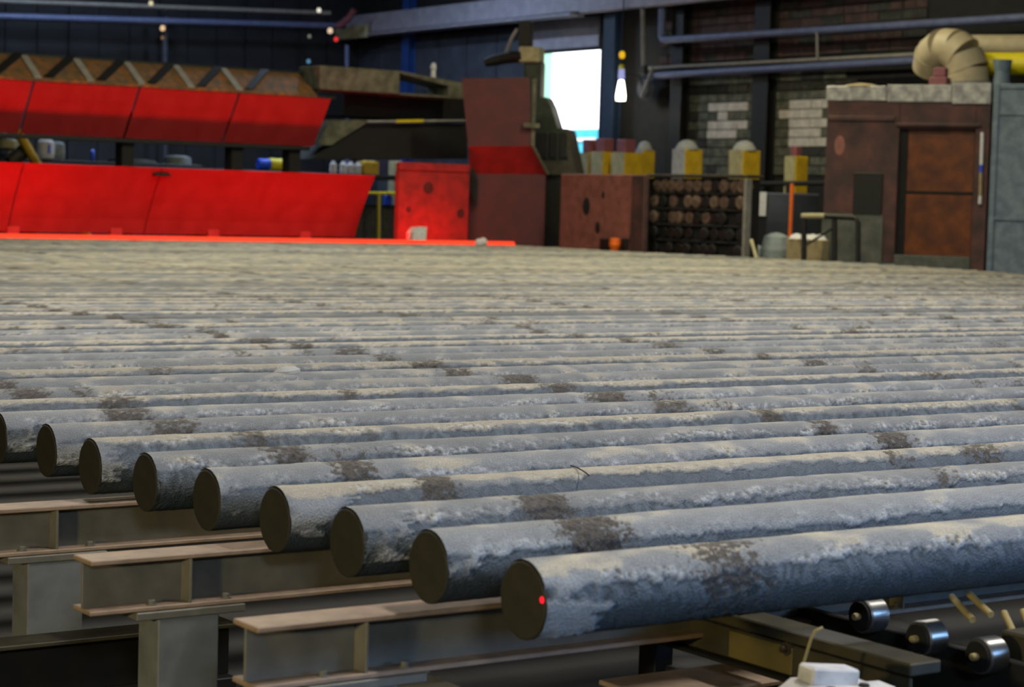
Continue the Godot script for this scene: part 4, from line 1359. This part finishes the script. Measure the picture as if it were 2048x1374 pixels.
	tube(st, [Vector3(23.48, 6.676, -51), Vector3(23.63, -1.104, -51)], 0.07, 8)
	part("post", st, M.wall_sheet, p)
	# the mint door leaf and what stands in the yard
	var d := thing("yard_container", "mint green container standing in the sunny yard, at the doorway's left side", "container", Vector3(52, 0, Vector3(54.4, 6.54, -76.86).z))
	st = mb()
	bx(st, Vector3(0.0, 0.0, -3.5), Vector3(2.4, Vector3(52, 8.252, -73.94).y + 0.3, 0.0), 0.04)
	part("shell", st, M.mint_paint, d)
	st = mb()
	bx(st, Vector3(-0.06, 0.2, -3.4), Vector3(0.0, Vector3(52, 8.252, -73.94).y, -1.8), 0.02)
	part("door", st, M.mint_paint, d)
	st = mb()
	bx(st, Vector3(-0.06, 0.2, -1.7), Vector3(0.0, Vector3(52, 8.252, -73.94).y, -0.1), 0.02)
	part("door", st, M.mint_paint, d)
	var t := thing("teal_truck", "bright teal truck bed with a pale hoop standing in the yard beyond the doorway", "truck", Vector3(50, 3.972, -68.29) * Vector3(1, 0, 1))
	st = mb()
	bx(st, Vector3(0, 1.0, -3.0), Vector3(3.0, Vector3(50, 4.821, -68.34).y, 2.6), 0.05)
	part("bed", st, M.teal_paint, t)
	st = mb()
	bx(st, Vector3(-0.1, Vector3(50, 4.316, -68.31).y, -1.6), Vector3(0.0, Vector3(50, 4.457, -68.32).y, 0.8), 0.02)
	bx(st, Vector3(-0.1, 1.0, 0.6), Vector3(0.0, Vector3(50, 4.316, -68.31).y, 0.8), 0.02)
	part("hoop", st, M.dusty_white, t)
	for z in [-2.2, 1.8]:
		st = mb()
		lathe(st, [Vector2(0, -0.15), Vector2(0.5, -0.15), Vector2(0.5, 0.15), Vector2(0, 0.15)], 20, along_x(Vector3(0.3, 0.5, z)))
		part("wheel", st, M.black_soot, t)
	st = mb()
	bx(st, Vector3(0.1, 0.5, -2.8), Vector3(2.9, 1.0, 2.4), 0.03)
	part("chassis", st, M.machine_dark, t)

func behind_hoods() -> void:
	# what shows through the slot between the two hoods and right of them
	var items := [
		["yellow_girder", "yellow-green slanted girder in the slot at the far left between the hoods", "girder", "olive"],
	]
	var g := thing("yellow_girder", "yellow-green slanted girder in the slot between the hoods, at the far left", "girder", Vector3.ZERO)
	var st := mb()
	tube(st, [Vector3(15.72, 2.93, -41.2), Vector3(16.4, 1.894, -41.2), Vector3(Vector3(16.4, 1.894, -41.2).x + 1.5, 0.0, -41.2)], 0.1, 6)
	part("girder", st, M.yellow_paint, g)
	st = mb()
	tube(st, [Vector3(15.65, 2.283, -41.4), Vector3(16.1, 2.66, -41.4)], 0.16, 6)
	part("cross_bar", st, M.olive_steel, g)
	var bag := [[Vector3(16.02, 2.686, -42.5), Vector3(0.3, 0.1, 0.2), "cream_paint", "cream sack at the far left end of the slot between the hoods", "sack"], [Vector3(16.15, 2.556, -42.6), Vector3(0.24, 0.24, 0.2), "pale_concrete", "pale sack below the cream one at the far left of the slot", "sack"], [Vector3(15.92, 2.636, -42.6), Vector3(0.14, 0.32, 0.2), "column_blue", "dark blue drum at the left edge of the slot between the hoods", "drum"], [Vector3(16.9, 2.611, -42.6), Vector3(0.2, 0.22, 0.2), "dusty_white", "white box with a blue mark in the slot between the hoods", "box"], [Vector3(17.25, 2.591, -42.8), Vector3(0.16, 0.2, 0.2), "sack_grey", "grey-white cloth bundle right of the white box in the slot", "bundle"], [Vector3(18.05, 2.521, -42.8), Vector3(0.045, 0.13, 0.05), "blue_plastic", "small bright blue canister in the slot between the hoods", "canister"], [Vector3(20.08, 2.456, -42.8), Vector3(0.34, 0.14, 0.2), "sack_grey", "grey-blue bundle in the middle of the slot between the hoods", "bundle"], [Vector3(18.99, 2.396, -42.8), Vector3(0.6, 0.08, 0.2), "booth_base", "low grey heap in the slot left of the grey-blue bundle", "heap"]]
	for q in bag:
		var o := thing(String(q[4]), q[3], q[4], q[0])
		st = mb()
		var h: Vector3 = q[1]
		lathe(st, [Vector2(0, 1), Vector2(0.6, 0.94), Vector2(0.92, 0.7), Vector2(1, 0.2), Vector2(1, -0.5), Vector2(0.9, -0.9), Vector2(0.6, -1), Vector2(0, -1)], 8, Transform3D(Basis(Vector3(h.x, 0, 0), Vector3(0, h.y, 0), Vector3(0, 0, h.z)), Vector3.ZERO))
		part("body", st, M[q[2]], o)
		if q[4] == "box":
			st = mb()
			bx(st, Vector3(-0.03, -0.1, 0.2), Vector3(0.02, 0.1, 0.215), 0.004)
			part("mark", st, M.blue_plastic, o)
	# a long bench that carries them
	var bn := thing("back_bench", "dark long bench behind the hoods that carries sacks and bottles", "bench", Vector3(0, 0, -42.6))
	st = mb()
	bx(st, Vector3(12.0, 2.316 - 0.12, -0.5), Vector3(27.2, 2.316, 0.5), 0.02)
	part("top", st, M.machine_dark, bn)
	st = mb()
	bx(st, Vector3(14.0, Vector3(16.92, 2.391, -42.7).y - 0.08, -0.45), Vector3(20.5, Vector3(16.92, 2.391, -42.7).y, 0.2), 0.02)
	part("shelf", st, M.machine_dark, bn)
	for x in [14.2, 20.2]:
		st = mb()
		bx(st, Vector3(x - 0.05, 2.316, -0.4), Vector3(x + 0.05, Vector3(16.92, 2.391, -42.7).y - 0.08, -0.3), 0.01)
		part("upright", st, M.machine_dark, bn)
	for x in [12.5, 16.5, 20.5, 24.0, 27.0]:
		st = mb()
		bx(st, Vector3(x - 0.1, 0, -0.3), Vector3(x + 0.1, 2.316 - 0.12, 0.3), 0.02)
		part("leg", st, M.machine_dark, bn)
	var d := thing("blue_yellow_drum", "lying blue drum with a yellow middle band in the slot between the hoods", "drum", Vector3(22.49, 2.466, -42.6))
	for q in [[-0.5, -0.22, "blue_plastic", 0.13], [-0.22, 0.22, "yellow_pipe", 0.15], [0.22, 0.5, "blue_plastic", 0.13]]:
		st = mb()
		lathe(st, [Vector2(0, q[0]), Vector2(q[3] * 0.9, q[0]), Vector2(q[3], q[0] + 0.05), Vector2(q[3] * 0.94, (q[0] + q[1]) * 0.5), Vector2(q[3], q[1] - 0.05), Vector2(q[3] * 0.9, q[1]), Vector2(0, q[1])], 16, along_x(Vector3.ZERO))
		part("band" if q[2] == "yellow_pipe" else "shell", st, M[q[2]], d)
	var names_ := ["leftmost of the four white bottles behind the lower hood's right end", "second from the left of the four white bottles behind the lower hood", "third from the left of the four white bottles behind the lower hood", "rightmost of the four white bottles, next to the yellow tin"]
	var bp := [Vector3(23.95, 2.335, -42.6), Vector3(24.22, 2.343, -42.6), Vector3(24.42, 2.349, -42.6), Vector3(24.62, 2.356, -42.6)]
	for k in 4:
		var o := thing("white_bottle", names_[k], "bottle", Vector3(bp[k].x, 2.316, bp[k].z), 0.0, "white bottles behind the lower hood")
		st = mb()
		var hh: float = Vector3(24.21, 2.612, -42.6).y - 2.316
		lathe(st, [Vector2(0, 0), Vector2(0.075, 0), Vector2(0.085, 0.02), Vector2(0.085, hh * 0.35), Vector2(0.075, hh * 0.45), Vector2(0.085, hh * 0.55), Vector2(0.08, hh * 0.75), Vector2(0.04, hh * 0.85), Vector2(0, hh * 0.85)], 14)
		var body := part("body", st, M.dusty_white, o)
		st = mb()
		lathe(st, [Vector2(0.045, hh * 0.84), Vector2(0.045, hh * 0.98), Vector2(0, hh)], 10)
		part("cap", st, M.dusty_white, body)
	var tn := thing("yellow_tin", "square yellow tin right of the white bottles behind the lower hood", "tin", Vector3(Vector3(24.91, 2.365, -42.6).x, 2.316, -42.6))
	st = mb()
	bx(st, Vector3(-0.2, 0, -0.15), Vector3(0.2, Vector3(24.9, 2.624, -42.6).y - 2.316, 0.15), 0.02)
	var can := part("can", st, M.yellow_paint, tn)
	st = mb()
	bx(st, Vector3(-0.12, 0.0, -0.1), Vector3(0.12, Vector3(24.9, 2.647, -42.6).y - 2.316, 0.1), 0.01)
	part("lid", st, M.cream_paint, can)
	# things in the gap right of the lower hood
	var c := thing("purple_curtain", "dark purple and blue cloth hanging in the gap right of the lower hood", "cloth", Vector3.ZERO)
	st = mb()
	bx(st, Vector3(25.95, 1.721, -44), Vector3(26.37, 2.688, -44) + Vector3(0, 0, 0.06), 0.01)
	part("cloth", st, M.purple_cloth, c)
	st = mb()
	bx(st, Vector3(25.93, 1.575, -43.95) * Vector3(1, 0, 1), Vector3(26.35, 2.32, -43.95) + Vector3(0, 0, 0.05), 0.01)
	part("lower_cloth", st, M.column_blue, c)
	var yp := thing("cream_post", "cream post seen in the gap left of the low red guard plate", "post", Vector3(Vector3(26.17, 2.583, -43.5).x, 0, -43.5))
	for q in [[0.0, Vector3(26.18, 2.232, -43.5).y - 0.02], [Vector3(26.18, 2.232, -43.5).y, Vector3(26.17, 2.68, -43.5).y]]:
		st = mb()
		bx(st, Vector3(-0.1, q[0], -0.15), Vector3(0.12, q[1], 0.15), 0.015)
		part("block", st, M.cream_paint, yp)
	var yr := thing("yellow_railing", "bright yellow railing in the gap right of the lower hood", "railing", Vector3.ZERO)
	st = mb()
	tube(st, [Vector3(24.07, 1.867, -42), Vector3(25.7, 1.898, -42)], 0.04, 8)
	part("rail", st, M.yellow_pipe, yr)
	st = mb()
	tube(st, [Vector3(24.84, 1.875, -42), Vector3(24.89, -0.148, -42)], 0.04, 8)
	part("upright", st, M.yellow_pipe, yr)
	var bj := mb()
	lathe(bj, [Vector2(0, 0), Vector2(0.09, 0), Vector2(0.11, 0.04), Vector2(0.11, 0.2), Vector2(0.07, 0.27), Vector2(0.03, 0.3), Vector2(0.03, 0.34), Vector2(0, 0.34)], 14)
	var jug := part("blue_jug", bj, M.blue_plastic)
	jug.position = Vector3(25.7, 1.586, -43)
	tag(jug, "small bright blue jug under the yellow railing", "jug")
	var sh := thing("low_wall", "olive dusty low wall in the gap between the lower hood and the red guard", "wall", Vector3(0, 0, -43.0))
	st = mb()
	bx(st, Vector3(Vector3(24.52, 1.524, -43).x, 0.0, -0.35), Vector3(Vector3(26.46, 1.567, -43).x, Vector3(25.62, 1.572, -43).y, 0.3), 0.02)
	part("wall", st, M.olive_steel, sh)
	st = mb()
	bx(st, Vector3(Vector3(24.52, 1.524, -43).x, Vector3(25.62, 1.572, -43).y, -0.35), Vector3(Vector3(26.46, 1.567, -43).x, Vector3(25.62, 1.608, -43).y, 0.34), 0.02)
	part("coping", st, M.machine_dark, sh)

func small_things() -> void:
	# beyond the rack and before the booth
	var o := thing("orange_pole", "thin orange marker pole left of the handrail", "pole", Vector3(26, 1.294, -28.98) * Vector3(1, 0, 1))
	var st := mb()
	var ty := Vector3(26, 2.247, -28.99).y
	tube(st, [Vector3(0, 0.03, 0), Vector3(0.0, ty, 0.02)], 0.035, 10)
	part("pole", st, M.orange_paint, o)
	st = mb()
	lathe(st, [Vector2(0, 0.06), Vector2(0.1, 0.05), Vector2(0.16, 0.0), Vector2(0, 0)], 12)
	part("foot", st, M.machine_dark, o)
	o = thing("grey_cabinet", "dark blue-grey control cabinet behind the rack's right end, with a white sheet on it", "cabinet", Vector3(26.6, 1.937, -30.32) * Vector3(1, 0, 1))
	st = mb()
	bx(st, Vector3(0, 0.0, -0.75), Vector3(0.7, Vector3(26.6, 2.081, -30.32).y, 0.72), 0.03)
	part("body", st, M.wall_sheet, o)
	st = mb()
	bx(st, Vector3(-0.03, 0.5, -0.7), Vector3(0.0, Vector3(26.6, 2.014, -30.32).y, 0.0), 0.01)
	part("door", st, M.wall_dark, o)
	var ps := mb()
	bx(ps, Vector3(-0.008, -0.22, -0.17), Vector3(0.0, 0.24, 0.17), 0.002)
	var sheet := part("paper_sheet", ps, M.dusty_white)
	sheet.position = Vector3(26.55, 1.848, -30.46)
	tag(sheet, "white sheet of paper fixed to the dark cabinet beside the rack", "paper")
	o = thing("cardboard_box", "tan open box filled with white wrapping, behind the handrail", "box", Vector3(25.2, 1.051, -27.73) * Vector3(1, 0, 1))
	st = mb()
	bx(st, Vector3(0, 0.0, -0.45), Vector3(0.7, Vector3(25.2, 1.246, -27.74).y, 0.5), 0.02)
	var carton := part("box", st, M.cardboard, o)
	var bt := Vector3(25.2, 1.246, -27.74).y
	for q in [[-0.3, 0.08], [-0.08, 0.1], [0.12, 0.09], [0.33, 0.1]]:
		st = mb()
		lathe(st, [Vector2(0, 0.1), Vector2(0.1, 0.07), Vector2(0.15, 0.0), Vector2(0.1, -0.04)], 9, Transform3D(Basis(Vector3(1, 0, 0), Vector3(0, 1, 0), Vector3(0, 0, 0.9)), Vector3(0.12, bt, q[0])))
		part("wrapping", st, M.dusty_white, carton)
	for q in [[Vector3(25.75, 1.214, -29.06), 0.3, 0.2, "grey sack slumped left of the tan box", "sack"], [Vector3(26, 0.985, -29.88), 0.2, 0.16, "smaller grey sack beside the foot of the rack", "sack"]]:
		o = thing("grey_sack", q[3], q[4], Vector3(q[0].x, 0.0, q[0].z), 0.0, "grey sacks by the rack")
		st = mb()
		var yy: float = q[0].y
		lathe(st, [Vector2(0, yy + q[2] * 0.62), Vector2(q[1] * 0.4, yy + q[2] * 0.5), Vector2(q[1] * 0.8, yy + q[2] * 0.2), Vector2(q[1], yy - 0.2), Vector2(q[1] * 1.05, 0.1), Vector2(q[1] * 0.95, 0.0), Vector2(0, 0)], 9)
		part("body", st, M.sack_grey, o)
	o = thing("wooden_lath", "short yellowish lath leaning at the right foot of the rack", "lath", Vector3.ZERO)
	st = mb()
	tube(st, [Vector3(24.9, 1.193, -28.78), Vector3(24.75, 0.877, -28.45), Vector3(24.3, -0.176, -27.45)], 0.035, 6)
	part("lath", st, M.cream_paint, o)
	o = thing("orange_bag", "small orange-yellow bag hung at the foot of the pinkish screen", "bag", Vector3(24.5, 0.981, -32.36))
	st = mb()
	lathe(st, [Vector2(0, 0.14), Vector2(0.1, 0.13), Vector2(0.11, 0.0), Vector2(0.07, -0.14), Vector2(0.09, -0.2), Vector2(0, -0.2)], 8)
	part("bag", st, M.orange_paint, o)
	o = thing("floor_bracket", "dark forked bracket standing round the orange bag at the screen's foot", "bracket", Vector3(24.6, 0.978, -32.49) * Vector3(1, 0, 1))
	st = mb()
	bx(st, Vector3(0, 0, -0.5), Vector3(0.06, 1.1, -0.2), 0.01)
	part("prong", st, M.machine_dark, o)
	st = mb()
	bx(st, Vector3(0, 0, 0.2), Vector3(0.06, 1.12, 0.36), 0.01)
	part("prong", st, M.machine_dark, o)
	# what lies on the bars
	st = mb()
	tube(st, [Vector3(3.906, 0.903, -5.355), Vector3(3.898, 0.903, -5.315), Vector3(3.871, 0.903, -5.246), Vector3(3.847, 0.902, -5.191), Vector3(3.834, 0.899, -5.158)], 0.0022, 6)
	tag(part("wire_shaving", st, M.black_soot), "thin dark curved shaving lying across the top of the fourth bar", "shaving")
	st = mb()
	lathe(st, [Vector2(0, 0.026), Vector2(0.04, 0.022), Vector2(0.07, 0.006), Vector2(0.075, -0.012), Vector2(0, -0.012)], 7, Transform3D(Basis(Vector3(1, 0.1, 0), Vector3(0, 1, 0), Vector3(0, 0, 0.6)), Vector3.ZERO))
	var flake := part("pale_flake", st, M.pale_concrete)
	flake.position = Vector3(Vector3(4.725, 0.9, -8.427).x, 0.9, -(FIRST + PITCH * 11))
	tag(flake, "pale bluish flake lying on a bar left of the middle of the bed", "flake")
	# the dark fence rail behind
	o = thing("dark_railing", "thin black railing at the foot of the yellow posts, right of the rack", "railing", Vector3.ZERO)
	st = mb()
	tube(st, [Vector3(27.5, 2.256, -31.96), Vector3(27.5, 2.295, -29.56)], 0.05, 8)
	part("rail", st, M.black_soot, o)
	st = mb()
	tube(st, [Vector3(27.5, 2.266, -30.74), Vector3(27.5, -0.204, -30.62)], 0.06, 8)
	part("upright", st, M.black_soot, o)
	# small chimney on the hood end
	o = thing("small_stack", "small pale stack standing on the hood end box", "pipe", Vector3(23.2, 4.282, -37.1))
	st = mb()
	lathe(st, [Vector2(0.0, -0.1), Vector2(0.06, -0.1), Vector2(0.05, 0.18), Vector2(0.07, 0.22), Vector2(0.05, 0.32), Vector2(0, 0.34)], 12)
	part("stack", st, M.dusty_white, o)

func glint_bulb(called: String, label: String, at: Vector3, r: float, c: Color, e: float, light: float) -> void:  # bulbs put in for small glints on the dark wall
	var o := thing(called, label, "lamp", at, 0.0)
	var st := mb()
	lathe(st, [Vector2(0, r * 1.3), Vector2(r * 0.7, r), Vector2(r, 0.1 * r), Vector2(r * 0.8, -0.7 * r), Vector2(0, -r)], 12)
	part("bulb", st, glow(called + "_glow_%d" % names[called], c, e), o)
	st = mb()
	lathe(st, [Vector2(0, r * 1.9), Vector2(r * 0.6, r * 1.9), Vector2(r * 0.7, r * 1.1), Vector2(0, r * 1.1)], 10)
	part("socket", st, M.machine_dark, o)
	if light > 0.0:
		var l := OmniLight3D.new()
		l.name = "bulb_light"
		o.add_child(l, true)
		l.light_color = c
		l.light_energy = light
		l.light_size = r * 0.8
		l.omni_range = 40.0
		l.omni_attenuation = 2.0
		l.shadow_enabled = true

func lamps() -> void:
	var at: Vector3 = Vector3(29.2, 4.393, -38.51)
	var o := thing("pendant_lamp", "bright hanging work lamp with a yellow socket, right of the doorway", "lamp", at)
	var st := mb()
	lathe(st, [Vector2(0, 0.26), Vector2(0.06, 0.24), Vector2(0.085, 0.1), Vector2(0.115, -0.1), Vector2(0.11, -0.22), Vector2(0.0, -0.23)], 18)
	part("bulb", st, glow("pendant_glow", Color(1.0, 0.97, 0.9), 6.0), o)
	st = mb()
	lathe(st, [Vector2(0, 0.5), Vector2(0.07, 0.5), Vector2(0.08, 0.3), Vector2(0.06, 0.25), Vector2(0, 0.25)], 14)
	part("neck", st, glow("neck_glow", Color(0.7, 0.72, 0.95), 0.65), o)
	st = mb()
	lathe(st, [Vector2(0, 0.62), Vector2(0.05, 0.6), Vector2(0.07, 0.5), Vector2(0, 0.5)], 14)
	part("collar", st, M.yellow_pipe, o)
	st = mb()
	lathe(st, [Vector2(0, 0.92), Vector2(0.05, 0.9), Vector2(0.075, 0.83), Vector2(0.05, 0.75), Vector2(0, 0.74)], 14)
	part("yellow_lens", st, glow("lens_glow", Color(1.0, 0.78, 0.1), 0.75), o)
	st = mb()
	tube(st, [Vector3(0, 0.6, 0), Vector3(0, 0.76, 0)], 0.015, 6)
	tube(st, [Vector3(0, 0.9, 0), Vector3(0, 2.6, 0), Vector3(0.2, 2.6, 0)], 0.015, 6)
	part("cord", st, M.black_soot, o)
	st = mb()
	lathe(st, [Vector2(0, 0.0), Vector2(0.2, 0.02), Vector2(0.3, 0.1), Vector2(0.31, 0.1), Vector2(0.2, 0.0), Vector2(0, -0.02)], 24, Transform3D(Basis(Vector3(0, 1, 0), Vector3(1, 0, 0), Vector3(0, 0, 1)), Vector3(0.35, 0.1, 0.35)))
	part("reflector", st, M.wall_sheet, o)
	st = mb()
	tube(st, [Vector3(0.0, 0.4, 0.0), Vector3(0.3, 0.35, 0.3), Vector3(0.35, 0.1, 0.35)], 0.02, 6)
	part("reflector_arm", st, M.black_soot, o)
	var l := OmniLight3D.new()
	l.name = "bulb_light"
	o.add_child(l, true)
	l.light_color = Color(1.0, 0.96, 0.88)
	l.light_energy = 0.9
	l.light_size = 0.1
	l.omni_range = 60.0
	l.omni_attenuation = 2.0
	l.shadow_enabled = true
	glint_bulb("wall_glint", "small pale glint on the blue pipe's hanger at upper left", Vector3(23.06, 6.014, -50.2), 0.07, Color(0.95, 0.8, 0.6), 0.8, 0.05)
	glint_bulb("wall_glint", "faint tan glint just below the pale one at upper left", Vector3(23.06, 5.768, -50.2), 0.045, Color(0.6, 0.45, 0.32), 0.5, 0.0)
	glint_bulb("wall_glint", "tiny white glint on the thin pipe at the top left edge", Vector3(22.72, 6.633, -50.2), 0.06, Color(0.9, 0.85, 0.7), 0.8, 0.0)
	glint_bulb("wall_glint", "tiny white glint near the end of the thin pipe, above the crane beam's end", Vector3(27.67, 6.824, -50.2), 0.06, Color(0.95, 0.92, 0.85), 0.9, 0.0)
	glint_bulb("wall_glint", "cream glint left of the red glint by the crane beam's end", Vector3(27.92, 6.277, -50), 0.075, Color(0.95, 0.82, 0.7), 0.8, 0.03)
	glint_bulb("red_glint", "small red glint by the crane beam's end", Vector3(28.11, 6.06, -50), 0.06, Color(0.95, 0.2, 0.2), 0.8, 0.02)
	glint_bulb("wall_glint", "upper faint greenish glint on the dark wall left of the corner post", Vector3(27.72, 6.155, -50.8), 0.05, Color(0.6, 0.65, 0.55), 0.4, 0.0)
	glint_bulb("wall_glint", "lowest bluish glint on the dark wall, just above the hood roof", Vector3(27.71, 5.47, -50.8), 0.055, Color(0.4, 0.6, 0.75), 0.6, 0.0)
	# high bays over the hall, above the picture
	for k in HIGH_BAYS.size():
		var hb := thing("added_wall_wash", "high bay lamp under the roof, number %s counted from the front, above the picture" % ordinal(k + 1), "lamp", HIGH_BAYS[k], 0.0, "high bay lamps")
		st = mb()
		bx(st, Vector3(-1.05, -0.15, -0.3), Vector3(1.05, 0.0, 0.3), 0.02)
		part("housing", st, M.galvanised, hb)
		st = mb()
		bx(st, Vector3(-1.0, -0.18, -0.25), Vector3(1.0, -0.15, 0.25), 0.005)
		part("diffuser", st, (M.lamp_face as Material) if M.has("lamp_face") else glow("lamp_face", Color(1.0, 0.88, 0.68), 1.5), hb)
		for x in [-0.8, 0.8]:
			st = mb()
			tube(st, [Vector3(x, 0, 0), Vector3(x, 3.0, 0)], 0.015, 6)
			part("hanger", st, M.machine_dark, hb)
	for k in WALL_WASHES.size():
		var hb := thing("added_wall_wash", "added cool wash lamp near the back wall, %s from the corner, above the picture" % ordinal(k + 1), "lamp", WALL_WASHES[k], 0.0, "added wall wash lamps")
		st = mb()
		bx(st, Vector3(-1.05, -0.15, -0.3), Vector3(1.05, 0.0, 0.3), 0.02)
		part("housing", st, M.galvanised, hb)
		st = mb()
		bx(st, Vector3(-1.0, -0.18, -0.25), Vector3(1.0, -0.15, 0.25), 0.005)
		part("diffuser", st, (M.cool_face as Material) if M.has("cool_face") else glow("cool_face", Color(0.7, 0.85, 1.0), 1.5), hb)
		for x in [-0.8, 0.8]:
			st = mb()
			tube(st, [Vector3(x, 0, 0), Vector3(x, 3.0, 0)], 0.015, 6)
			part("hanger", st, M.machine_dark, hb)
	var fl := thing("daylight_panel", "added panel for the cool door daylight, on a stand behind the camera", "lamp", Vector3(9.6, 0, 4.15), -0.31)
	st = mb()
	bx(st, Vector3(-1.9, 2.1, 0.1), Vector3(1.9, 3.7, 0.3), 0.03)  # unseen panel added for the daylight of a door behind the camera
	part("housing", st, M.galvanised, fl)
	st = mb()
	bx(st, Vector3(-1.8, 2.2, 0.07), Vector3(1.8, 3.6, 0.1), 0.01)
	part("diffuser", st, glow("daylight_face", Color(0.8, 0.9, 1.0), 1.5), fl)
	for x in [-1.5, 1.5]:
		st = mb()
		bx(st, Vector3(x - 0.05, 0, 0.15), Vector3(x + 0.05, 2.1, 0.25), 0.01)
		part("stand", st, M.machine_dark, fl)
	var wl := thing("work_lamp", "white work lamp panel on a pole behind the camera", "lamp", Vector3(-1.67, 0, 4.74), -0.43)
	st = mb()
	bx(st, Vector3(-0.55, 3.85, 0.0), Vector3(0.55, 4.55, 0.15), 0.03)
	part("housing", st, M.galvanised, wl)
	st = mb()
	bx(st, Vector3(-0.5, 3.9, -0.03), Vector3(0.5, 4.5, 0.0), 0.01)
	part("diffuser", st, glow("work_face", Color(0.95, 0.97, 1.0), 1.5), wl)
	st = mb()
	tube(st, [Vector3(0, 0, 0.1), Vector3(0, 3.9, 0.1)], 0.04, 10)
	part("pole", st, M.machine_dark, wl)
	var bl := thing("bulkhead_lamp", "yellow bulkhead lamp on a pole left of the picture", "lamp", Vector3(-4.08, 0, -2.37), 0.4)
	st = mb()
	bx(st, Vector3(-0.14, 1.5, -0.24), Vector3(-0.02, 1.9, 0.24), 0.03)
	part("housing", st, M.galvanised, bl)
	st = mb()
	bx(st, Vector3(-0.02, 1.55, -0.2), Vector3(0.02, 1.85, 0.2), 0.01)
	part("diffuser", st, glow("bulkhead_face", Color(1.0, 0.8, 0.4), 1.5), bl)
	st = mb()
	tube(st, [Vector3(-0.1, 0, 0), Vector3(-0.1, 1.5, 0)], 0.04, 10)
	part("pole", st, M.machine_dark, bl)
